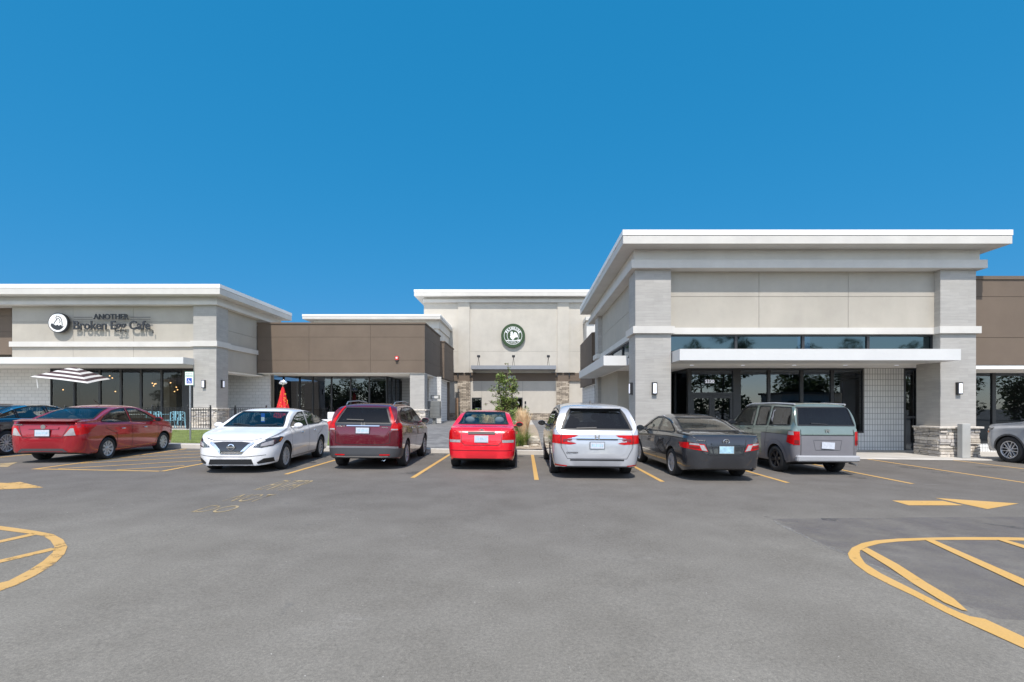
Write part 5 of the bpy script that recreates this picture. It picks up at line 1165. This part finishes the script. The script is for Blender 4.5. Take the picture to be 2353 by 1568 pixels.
for p in (1100,1180,1260):
    e=empty('bracket_floodlight',(PX(p,Yn+.2),Yn+.2,PZ(840,Yn)+.0),0,{1100:'dark floodlight on thin bracket, left one above the school canopy',1180:'dark floodlight on thin bracket, middle one below the round green sign',1260:'dark floodlight on thin bracket, right one above the school canopy'}[p],'floodlight','floodlights above the school canopy')
    mb=MB(); mb.tube((-.10,0,0),(0,-.05,.72),.018,n=5); mb.tube((.08,.0,0),(0,-.05,.72),.018,n=5); mb.build('bracket','black_metal',e); MB().box(-.13,.13,-.15,.1,.70,.90).build('lamp_head','black_metal',e,bevel=.03)
o=MB().box(-.32,.32,-.03,0,-.11,.11).build('number_plaque','plate_white',b,loc=(PX(1176,Yc-.02),Yc-.02,PZ(867,Yc))); text_mesh('house_number','5340',.3,'sign_black',o,.004,0,loc=(0,-.036,0),fit=(.42,.15))
# round green sign
e=empty('round_sign',(PX(1179,Yc-.15),Yc-.0,PZ(772,Yc-.15)),0,'round dark green school sign with white rooster and arrow','sign'); r_=1.06
MB().lathe([(r_,-.02),(r_,-.24)],axis='y',n=56).build('disc','sign_green',e,smooth=True)
def ring(n,ro,ri,y): MB().lathe([(ro,y),(ro,y-.015),(ri,y-.015),(ri,y)],axis='y',n=56,cap=False).build(n,'sign_white',e)
ring('outer_ring',.80,.77,-.241); ring('inner_ring',.54,.51,-.241)
for word,rad,a0,a1,top in (('PRIMROSE',.645,150,28,True),('SCHOOLS',.655,-126,-54,False)):
    k=len(word); sz=.235 if top else .17
    for i,ch in enumerate(word):
        a=math.radians(a0+(a1-a0)*i/(k-1)); t=text_mesh('letter',ch,sz,'sign_white',e,.01,.008 if top else .003,fit=(.15 if ch!='I' else .06,.2) if top else (.095,.13),loc=(rad*math.cos(a),-.255,rad*math.sin(a)))
        rz=(a-math.pi/2) if top else (a+math.pi/2); t.rotation_euler=(math.pi/2,-rz,0)
flatshape(e,'rooster',[(-.20,.18),(-.27,.13),(-.20,.06),(-.26,-.06),(-.22,-.20),(-.12,-.30),(-.06,-.32),(-.08,-.42),(-.04,-.42),(-.02,-.32),(.03,-.32),(.04,-.42),(.08,-.42),(.06,-.30),(.14,-.20),(.26,-.14),(.44,-.16),(.40,.06),(.28,.26),(.14,.32),(.04,.20),(.02,.06),(-.02,.0),(-.04,.14),(-.02,.26),(-.06,.38),(-.11,.31),(-.14,.39),(-.18,.32),(-.23,.35),(-.22,.26)],1.0,-.245,'sign_white')
flatshape(e,'arrow',[(-.62,-.44),(-.48,-.36),(-.50,-.41),(.46,-.41),(.44,-.34),(.54,-.36),(.66,-.34),(.60,-.43),(.66,-.52),(.54,-.50),(.44,-.52),(.46,-.46),(-.50,-.46),(-.48,-.52)],1.0,-.262,'sign_white')
# lower roofed wings either side
Yw=36.0; mb=MB(); fascia(mb,PX(694,Yw),PX(1012,Yw),Yw,47,PZ(733,Yw),PZ(722.5,Yw),PZ(727,Yw)); mb.build('wing_roof',['trim','coping','joint'],b)
mb=MB(); mb.box(PX(712,Yw),PX(1006,Yw),Yw+.6,46,PZ(752,Yw),PZ(733,Yw)); mb.box(PX(716,Yw),PX(1003,Yw),Yw+.75,45.8,4.2,PZ(752,Yw)); mb.build('wing_wall','trim',b)
mb=MB(); mb.box(PX(1346,40),PX(1366,40),40,44,PZ(736,40),PZ(728,40)); mb.box(PX(1349,40),PX(1374,40),40.3,44,3,PZ(736,40)); mb.build('wing_wall','trim',b)
mb=MB(); mb.box(X(974),X(974)+.2,Yc+.3,49.4,4,zc); mb.box(X(1360)-.2,X(1360),Yc+.3,49.4,.2,zc); mb.box(X(974),X(1360),49.2,49.4,0,zc); mb.build('rear_wall','cream',b)
# charcoal sided block right of the courtyard
b=building('dark_courtyard_building','dark brown stucco building right of the courtyard behind the canopy')
mb=MB(); panels_side(mb,[27.3,30.2,33.0],[2.96,4.3,5.94],3.9,-1,core=.25); panels(mb,[3.96,9],[2.96,4.3,5.94],27.25,core=.3); mb.build('wall',['brown','joint'],b)
mb=MB(); mb.box(4.1,4.3,27.7,33.2,.2,2.95); mb.box(4.1,9,33.2,33.4,.2,5.8); mb.box(8.8,9,27.6,33.2,.2,5.8);mb.build('lower_wall','white_block',b)
tag(MB().box(PX(1046,40),PX(1053,40),40,40.08,.3,2.4).build('timber_gate','wood'),'tall brown timber gate panel beside the siding wall','gate')
# ------------------------------------------------------------------ patio things
def umbrella():
    Y=23.6; cx_=PX(170,Y); e=empty('patio_umbrella',(cx_,Y,FL),0,'open square patio umbrella with black and white stripes','umbrella')
    top=PZ(843.5,Y)-FL; edge=PZ(876,Y)-FL; n=4; rad=1.56; bands=8; drop=.56
    ang=[math.radians(63.6+360*i/n) for i in range(n)]
    mb=MB(); 
    for k in range(bands+1):
        t=[0,.14,.25,.39,.50,.65,.76,.90,1][k]; r=rad*t
        for i in range(n): 
            z=-drop*(t**1.08); mb.v.append((r*math.cos(ang[i])+.0*t,r*math.sin(ang[i]),z+.10*t*math.sin(ang[i])*0))
            a2=ang[i]+math.pi/n; rr=r*math.cos(math.pi/n)*.97; mb.v.append((rr*math.cos(a2),rr*math.sin(a2),z+.015*t))
    m=2*n
    for k in range(bands):
        for i in range(m):
            mb.f.append((k*m+i,(k+1)*m+i,(k+1)*m+(i+1)%m,k*m+(i+1)%m)); mb.m.append(1 if k%2==0 else 0)
    o=mb.build('canopy',['umbrella_white','umbrella_dark'],e); s_=o.modifiers.new('s','SOLIDIFY'); s_.thickness=.003; o.location=(0,0,top); o.rotation_euler=(Matrix.Rotation(math.radians(2.8),3,Vector((-.69,.72,0)))@Matrix.Rotation(math.radians(11),3,Vector((.72,.69,0)))).to_euler()
    MB().tube((0,0,0),(0,0,top-.02),.025).build('pole','black_metal',e); MB().lathe([(.28,0),(.28,.08),(.05,.12)],n=20).build('base','black_metal',e)
    mb=MB()
    for a in ang: mb.tube((0,0,-.06),(rad*.96*math.cos(a),rad*.96*math.sin(a),-drop-.0),.010,n=5)
    mb.build('rib','black_metal',o); MB().tube((-.60,-1.22,edge+.02),(-.56,-1.2,edge-.40),.012,.03,n=6).build('tie_strap','umbrella_white',e)
umbrella()
def chair(x,y,rz,label):
    e=empty('patio_chair',(x,y,FL),rz,label,'chair','aqua metal chairs behind the patio fence')
    MB().box(-.19,.19,-.19,.19,.43,.455).build('seat','aqua_metal',e,bevel=.01)
    for sx in (-1,1):
        for sy in (-1,1): MB().tube((sx*.16,sy*.16,.43),(sx*.22,sy*.22,0),.022,.016,6).build('leg','aqua_metal',e)
    mb=MB(); mb.path([(-.18,.19,.44),(-.20,.25,.84),(0,.27,.88),(.20,.25,.84),(.18,.19,.44)],.018,6); mb.box(-.05,.05,.21,.225,.45,.86); mb.tube((-.17,.21,.5),(.17,.24,.82),.014); mb.tube((.17,.21,.5),(-.17,.24,.82),.014); mb.build('backrest','aqua_metal',e)
Yq=24.0
for p,rz,l in ((342,.3,'aqua metal chair with crossed back behind the fence, nearest the red sedan'),(376,2.8,'aqua metal chair behind the fence just right of the crossed back one'),(396,.2,'aqua metal chair in the middle of the fenced patio'),(421,3.3,'aqua metal chair nearest the accessible parking sign')):
    chair(PX(p,Yq),Yq,rz,l)
for p,l in ((360,'pale topped patio table between the two left aqua chairs'),(300,'pale topped patio table behind the red sedan roof')):
    e=empty('patio_table',(PX(p,24.3),24.3,FL),0,l,'table','pale patio tables')
    MB().box(-.38,.38,-.38,.38,.72,.75).build('table_top','aqua_metal' if p==360 else 'umbrella_white',e,bevel=.01); MB().tube((0,0,0),(0,0,.72),.035).build('pedestal','black_metal',e); MB().lathe([(.22,0),(.22,.03)],n=16).build('foot','black_metal',e)
def fence(a,b,label,posts,h=1.07):
    e=empty('patio_fence',(a[0],a[1],0),0,label,'fence','black metal patio fences'); d=Vector((b[0]-a[0],b[1]-a[1])); L=d.length; d/=L
    mb=MB(); z=.50
    for zz in (z+.10,z+h-.10,z+h): mb.tube((0,0,zz),(d.x*L,d.y*L,zz),.018,n=4)
    k=int(L/.115)
    for i in range(k+1): t=L*i/k; mb.tube((d.x*t,d.y*t,z+.1),(d.x*t,d.y*t,z+h),.012,n=4)
    mb.build('railing_panel','black_metal',e)
    for t in posts: 
        q=MB(); q.box(d.x*t-.03,d.x*t+.03,d.y*t-.03,d.y*t+.03,z-.12,z+h+.06); q.ball((d.x*t,d.y*t,z+h+.10),.042,n=8); q.build('post','black_metal',e)
yf=22.55; xa=PX(60,yf); xb=PX(484,yf)
fence((xa,yf),(xb,yf-.0),'black metal railing along the cafe lawn left of the sign',[PX(p,yf)-xa for p in (80,150,220,290,350,431,483.5)])
fence((PX(528,25.9),25.9),(PX(648,25.9),25.9),'black metal railing right of the cafe pillar behind the white sedan',[.3,2.0])
# accessible parking sign
Y=18.1; X_=PX(437.3,Y); z0=T(X_,Y); e=empty('parking_sign',(X_,Y,z0),0,'accessible parking sign on a grey pole standing in the lawn','sign')
ht=PZ(854.6,Y)-z0; MB().tube((0,0,-.05),(0,0,ht-.02),.033).build('pole','steel',e,smooth=True)
pn=MB().box(-.165,.165,-.055,-.045,ht-.52,ht).build('panel','sign_text_green',e)
MB().box(-.155,.155,-.058,-.056,ht-.51,ht-.01).build('panel_face','sign_white',pn)
text_mesh('lettering','RESERVED',.06,'sign_text_green',pn,.001,0,loc=(0,-.060,ht-.085),fit=(.25,.042)); text_mesh('lettering','PARKING',.06,'sign_text_green',pn,.001,.001,loc=(0,-.060,ht-.165),fit=(.26,.062))
MB().box(-.10,.10,-.061,-.059,ht-.45,ht-.245).build('symbol_panel','handicap_blue',pn)
mb=MB(); mb.lathe([(.052,0),(.052,.002),(.038,.002),(.038,0)],c=(-.01,-.0645,ht-.385),axis='y',n=18,cap=False); mb.tube((-.02,-.063,ht-.33),(-.012,-.063,ht-.375),.009,n=6); mb.tube((-.012,-.063,ht-.375),(.035,-.063,ht-.375),.009,n=6); mb.tube((.035,-.063,ht-.375),(.058,-.063,ht-.42),.009,n=6); mb.ball((-.024,-.063,ht-.300),.016,n=8); mb.tube((-.02,-.063,ht-.345),(.03,-.063,ht-.350),.006,n=5)
mb.build('wheelchair_symbol','sign_white',pn)
# closed red parasol with a silver topper
Y=26.5; X_=PX(650,Y); e=empty('closed_red_parasol',(X_,Y,FL),0,'closed red parasol with yellow dots and a crumpled silver topper','umbrella')
zt=PZ(890,Y)-FL; mb=MB(); n=48; prof=[(.46,.42),(.42,.62),(.30,1.05),(.17,1.65),(.08,zt-.12),(.045,zt)]
for r,h in prof:
    for i in range(n): t=2*math.pi*i/n; q=r*(1+.20*math.sin(t*8)*(.4+r)); mb.v.append((q*math.cos(t),q*math.sin(t),h))
for k in range(len(prof)-1):
    for i in range(n): mb.f.append((k*n+i,k*n+(i+1)%n,(k+1)*n+(i+1)%n,(k+1)*n+i)); mb.m.append(0)
mb.build('canopy','red_cloth',e,smooth=True); 
rr=random.Random(3); f_=monotone([(h,r) for r,h in prof])
for i in range(60):
    h=.6+rr.random()*(zt-.8); t=rr.random()*6.28; r=f_(h)*(1+.2*math.sin(t*8)*(.4+f_(h)))+.006; MB().ball((r*math.cos(t),r*math.sin(t),h),.024,n=6).build('dot','gold',e)
MB().tube((0,0,0),(0,0,zt+.12),.02).build('pole','wood',e); MB().lathe([(.25,0),(.25,.07)],n=16).build('base','black_metal',e)
mb=MB(); 
for i in range(16): a=rr.random()*6.28; q=rr.random()*.20; mb.ball((q*math.cos(a),q*math.sin(a)*.6,zt+.24+(.20-q)*rr.uniform(-.2,.9)),rr.uniform(.07,.13),.08,rr.uniform(.05,.1),8)
mb.build('silver_topper','foil',e,smooth=True)
# white bench with glass panel, red planter ball
Y=24.5; e=empty('white_lounge_bench',(PX(768,Y),Y,T(PX(768,Y),Y)),0,'white box shaped lounge bench behind the white sedan boot','bench')
MB().box(-.72,.75,-.35,.35,.0,.42).build('seat','white_paint',e,bevel=.04); MB().box(-.45,-.05,.20,.40,.42,.80).build('backrest','white_paint',e,bevel=.04); MB().box(-.05,.75,.1,.12,.43,.80).build('glass_panel','lamp_cover',e)
Y=21.3; x=PX(763,Y); o=MB().ball((0,0,.26),.27,.27,.26,16).build('red_planter','red_plastic',smooth=True,loc=(x,Y,T(x,Y))); tag(o,'round red planter on the lawn beside the white sedan boot','planter')
# boulders, grasses, shrubs, young tree
def rock(x,y,s,label,seed):
    r=random.Random(seed); mb=MB(); mb.ball((0,0,0),s,s*.75,s*.6,14)
    mb.v=[(a*(1+r.uniform(-.16,.12)),b_*(1+r.uniform(-.16,.12)),max(-s*.5,min(s*.42,c*(1+r.uniform(-.12,.12))))) for a,b_,c in mb.v]
    o=mb.build('boulder','rock',fix=True,loc=(x,y,T(x,y)+s*.38)); tag(o,label,'boulder','pale boulders edging the planting bed')
rock(PX(1219,17.6),17.6,.36,'large pale boulder at the front right of the planting bed',1); rock(PX(1224,18.9),18.9,.24,'smaller pale boulder behind the large one in the planting bed',2); rock(PX(1209,16.8),16.75,.12,'small stone at the kerb end of the planting bed',3); rock(.38,17.0,.15,'low flat stone right of the grass tuft',4)
def grass(x,y,h,n,label,seed,tan=True,spread=.22):
    r=random.Random(seed); e=empty('ornamental_grass',(x,y,T(x,y)+.02),0,label,'ornamental grass','ornamental grasses in the planting bed')
    def blades(name,mat,n,h,lean,w):
        mb=MB()
        for i in range(n):
            a=r.random()*6.28; q=r.random()*.14; x0,y0=q*math.cos(a),q*math.sin(a); L=h*r.uniform(.7,1.05); ln=lean*r.uniform(.3,1.2); t=a+r.uniform(-.5,.5); dx,dy=math.cos(t),math.sin(t); px_,py_=-dy*w,dx*w; prev=None
            for k in range(5):
                s=k/4; c=Vector((x0+dx*ln*s**2,y0+dy*ln*s**2,L*(s-.18*s*s*ln/.3))); ww=(1-s*.85) if name=='leaf_blades' else (.5 if s<.5 else (2.6 if k==3 else .6))
                cur=((c.x-px_*ww,c.y-py_*ww,c.z),(c.x+px_*ww,c.y+py_*ww,c.z))
                if prev: mb.add([prev[0],prev[1],cur[1],cur[0]],[(0,1,2,3)])
                prev=cur
        mb.build(name,mat,e)
    blades('leaf_blades','grass_green',int(n*.8),h*(.5 if tan else 1),spread*2.2,.008)
    if tan: blades('plumes','grass_tan',int(n*.6),h,spread*1.1,.0055)
grass(PX(1203,17.3),17.3,1.42,380,'tall tan plumed grass with green base in the planting bed front',5)
grass(PX(1198,19.2),19.2,1.4,320,'tan plumed grass just behind the tallest tuft',6); grass(PX(1186,17.0),17.0,.65,220,'low green grass tuft at the left of the tan plumes',7,False)
grass(PX(1150,24),24,1.3,300,'tan plumed grass seen through the small red car windows',8); grass(PX(1085,26),26.0,1.0,200,'tan grass far back left of the young tree',9); grass(PX(1120,19.0),19.0,1.15,260,'tan grass tuft behind the small red car',15)
def leafcloud(mb,c,rx,rz,n,s,r,m=0):
    for i in range(n):
        while True:
            p=Vector((r.uniform(-1,1),r.uniform(-1,1),r.uniform(-1,1)))
            if p.length<1: break
        q=Vector((c[0]+p.x*rx,c[1]+p.y*rx,c[2]+p.z*rz)); a=Vector((r.uniform(-1,1),r.uniform(-1,1),r.uniform(-.6,.6))).normalized(); b_=a.cross(Vector((r.uniform(-.5,.5),r.uniform(-.5,.5),1))).normalized(); ss=s*r.uniform(.6,1.2)
        mb.add([q-a*ss,q+b_*ss*.55,q+a*ss,q-b_*ss*.55],[(0,1,2,3)],m if not isinstance(m,tuple) else r.choice(m))
def shrub(x,y,h,label,seed):
    r=random.Random(seed); e=empty('leafy_shrub',(x,y,T(x,y)),0,label,'shrub','green shrubs in the planting bed'); mb=MB()
    for k in range(9): leafcloud(mb,(r.uniform(-.32,.32),r.uniform(-.3,.3),h*r.uniform(.25,.85)),.22,.2,90,.05,r,(0,0,1))
    mb.build('foliage',['leaf_green','leaf_dark'],e); s_=MB()
    for k in range(6): s_.tube((0,0,0),(r.uniform(-.3,.3),r.uniform(-.3,.3),h*.8),.012,.005,5)
    s_.build('stems','bark',e)
shrub(PX(1181,20),20,1.35,'bright green shrub behind the tan plumed grass',1); shrub(PX(1160,21.5),21.5,1.3,'green shrub at the foot of the young tree',2); shrub(PX(1110,22),22,1.15,'green shrub seen through the small red car rear window',3); shrub(PX(1189,18.2),18.2,.85,'low green shrub between grass tufts',4); shrub(-.2,25.5,1.2,'green shrub further back behind the young tree',6)
def tree():
    r=random.Random(12); Y=21.5; x=PX(1160,Y); z=T(x,Y); e=empty('young_tree',(x,Y,z),0,'young slender multi stemmed tree with sparse green leaves','tree'); top=PZ(832,Y)-z
    px_=lambda p: PX(p,Y)-x; pz_=lambda p: PZ(p,Y)-z
    stems=[[(1162,985),(1160,945),(1163,905),(1166,870),(1168,834)],[(1160,985),(1155,940),(1148,900),(1146,880),(1147,856)],[(1162,985),(1168,940),(1176,915),(1178,890),(1182,868)],[(1156,960),(1146,930),(1140,905),(1131,893)],[(1160,965),(1148,945),(1136,931),(1124,921)],[(1165,930),(1178,905),(1192,872)],[(1163,950),(1172,930),(1180,936),(1186,928)]]
    mb=MB(); lf=MB()
    for si,st in enumerate(stems):
        dep=r.uniform(-.35,.35); pts=[Vector((px_(a),dep*k/len(st),pz_(b_))) for k,(a,b_) in enumerate(st)]; rr0=.032 if si<3 else .016
        for k in range(len(pts)-1): mb.tube(pts[k],pts[k+1],rr0*(1-k/len(pts)),rr0*(1-(k+1)/len(pts))+.004,6)
        for k in range(len(pts)-1):
            for q in range(5):
                s_=(q+r.random())/5; c=pts[k].lerp(pts[k+1],s_)
                if c.z<1.05 : continue
                if si==4 and c.x>px_(1134): continue
                d=Vector((r.uniform(-1,1),r.uniform(-1,1),r.uniform(-.3,.6))).normalized()*r.uniform(.05,.30)*(1.25 if c.z<top*.75 else .6); t=c+d; mb.tube(c,t,.005,.003,4)
                leafcloud(lf,t,.10,.08,10,.055,r,(0,0,0,1,2))
    for k in range(115):
        c=Vector((px_(r.uniform(1144,1184)),r.uniform(-.3,.3),pz_(r.uniform(862,948)))); leafcloud(lf,c,.16,.13,20,.060,r,(0,0,0,0,1,2))
    mb.build('trunk','bark',e); lf.build('crown',['leaf_green','leaf_dark','leaf_brown'],e)
tree()
# ------------------------------------------------------------------ trees and low building behind the camera, seen mirrored in the shop glass
mb=MB(); r=random.Random(4)
for k in range(46):
    x=-75+k*3.4+r.uniform(-1.5,1.5); y=-42+r.uniform(-5,5); h=r.choice([4.5,6,7.5,9,10.5] if x<24 else [8,10,12.5,14])*r.uniform(.8,1.1)
    mb.tube((x,y,-.3),(x+r.uniform(-.4,.4),y,h*.6),.22,.1,6,1)
    for q in range(7): leafcloud(mb,(x+r.uniform(-2,2),y+r.uniform(-1.5,1.5),h*r.uniform(.3,.9)),1.8,1.4,170,.36,r,0)
    for q in range(4): leafcloud(mb,(x+r.uniform(-2,2),y+r.uniform(-2,2),r.uniform(.6,3)),2.0,1.3,110,.42,r,0)
tag(mb.build('tree_line',['leaf_dark','bark']),'distant dark belt of trees mirrored in the shop windows','woodland',kind='stuff')

e=empty('low_building',(45,-35,0),0,'low tan flat roofed building mirrored in the right shop windows','building')
MB().box(-7,7,-3,3,-.6,3.6).build('wall','cream',e); MB().box(-7.3,7.3,-3.3,3.3,3.6,3.9).build('roof','brown',e)
for k in range(4): MB().box(-6+k*3.2,-4.4+k*3.2,3.0,3.05,.8,2.6).build('window','frame_dark',e)
# ------------------------------------------------------------------ camera, light, render
w=bpy.data.worlds.new('World'); S.world=w; w.use_nodes=True; nt=w.node_tree; nt.nodes.clear()
EL,AZ=56,183
sk=nt.nodes.new('ShaderNodeTexSky'); sk.sky_type='NISHITA'; sk.sun_disc=False; sk.sun_elevation=math.radians(EL); sk.sun_rotation=math.radians(AZ); sk.altitude=300; sk.air_density=1.0; sk.dust_density=SKY_DUST; sk.ozone_density=SKY_OZ
hs=nt.nodes.new('ShaderNodeHueSaturation'); hs.inputs['Hue'].default_value=SKY_HUE; hs.inputs['Saturation'].default_value=SKY_SAT; hs.inputs['Value'].default_value=1
bg=nt.nodes.new('ShaderNodeBackground'); bg.inputs[1].default_value=SKY_STR; wo=nt.nodes.new('ShaderNodeOutputWorld')
L=nt.links
# the clear deep blue half of the sky away from the sun, the paler half around it
st=nt.nodes.new('ShaderNodeVectorMath'); st.operation='SCALE'; L.new(sk.outputs[0],st.inputs[0]); st.inputs['Scale'].default_value=.15
sc=nt.nodes.new('ShaderNodeSeparateColor'); L.new(st.outputs[0],sc.inputs[0]); cc=nt.nodes.new('ShaderNodeCombineColor')
for i,(k,pw) in enumerate(SKYK):
    pn=nt.nodes.new('ShaderNodeMath'); pn.operation='POWER'; L.new(sc.outputs[i],pn.inputs[0]); pn.inputs[1].default_value=pw
    mn=nt.nodes.new('ShaderNodeMath'); mn.operation='MULTIPLY'; L.new(pn.outputs[0],mn.inputs[0]); mn.inputs[1].default_value=k/.15; L.new(mn.outputs[0],cc.inputs[i])
tw=nt.nodes.new('ShaderNodeTexCoord'); sw=nt.nodes.new('ShaderNodeSeparateXYZ'); L.new(tw.outputs['Generated'],sw.inputs[0])
mr=nt.nodes.new('ShaderNodeMapRange'); mr.interpolation_type='SMOOTHSTEP'; L.new(sw.outputs[1],mr.inputs[0]); mr.inputs[1].default_value=-.05; mr.inputs[2].default_value=.45
hs.inputs['Saturation'].default_value=.75; hs.inputs['Hue'].default_value=.5; hs.inputs['Value'].default_value=1.75; L.new(sk.outputs[0],hs.inputs['Color'])
mx=nt.nodes.new('ShaderNodeMix'); mx.data_type='RGBA'; L.new(mr.outputs[0],mx.inputs[0]); L.new(hs.outputs[0],mx.inputs[6]); L.new(cc.outputs[0],mx.inputs[7]); L.new(mx.outputs[2],bg.inputs[0]); nt.links.new(bg.outputs[0],wo.inputs[0])
sl=bpy.data.lights.new('sun','SUN'); sl.energy=4.8; sl.angle=math.radians(.5); sl.color=(1,.94,.86); so=bpy.data.objects.new('sun',sl); link(so)
a=math.radians(AZ); d=Vector((math.sin(a)*math.cos(math.radians(EL)),math.cos(a)*math.cos(math.radians(EL)),math.sin(math.radians(EL))))
so.rotation_euler=d.to_track_quat('Z','Y').to_euler(); so.location=(-5,-20,30)
cam=bpy.data.cameras.new('camera'); co=bpy.data.objects.new('camera',cam); link(co); co.location=(0,0,EYE); co.rotation_euler=(math.pi/2,0,0)
cam.sensor_width=36; cam.lens=F/2353*36; cam.shift_x=-(CX-1176.5)/2353; cam.shift_y=(HY-784)/2353; cam.clip_end=2000; cam.clip_start=.05
S.camera=co
S.view_settings.view_transform='Standard'; S.view_settings.look='None'; S.view_settings.exposure=0
S.render.engine='CYCLES'; S.cycles.max_bounces=8; S.cycles.transparent_max_bounces=16; S.cycles.use_denoising=True
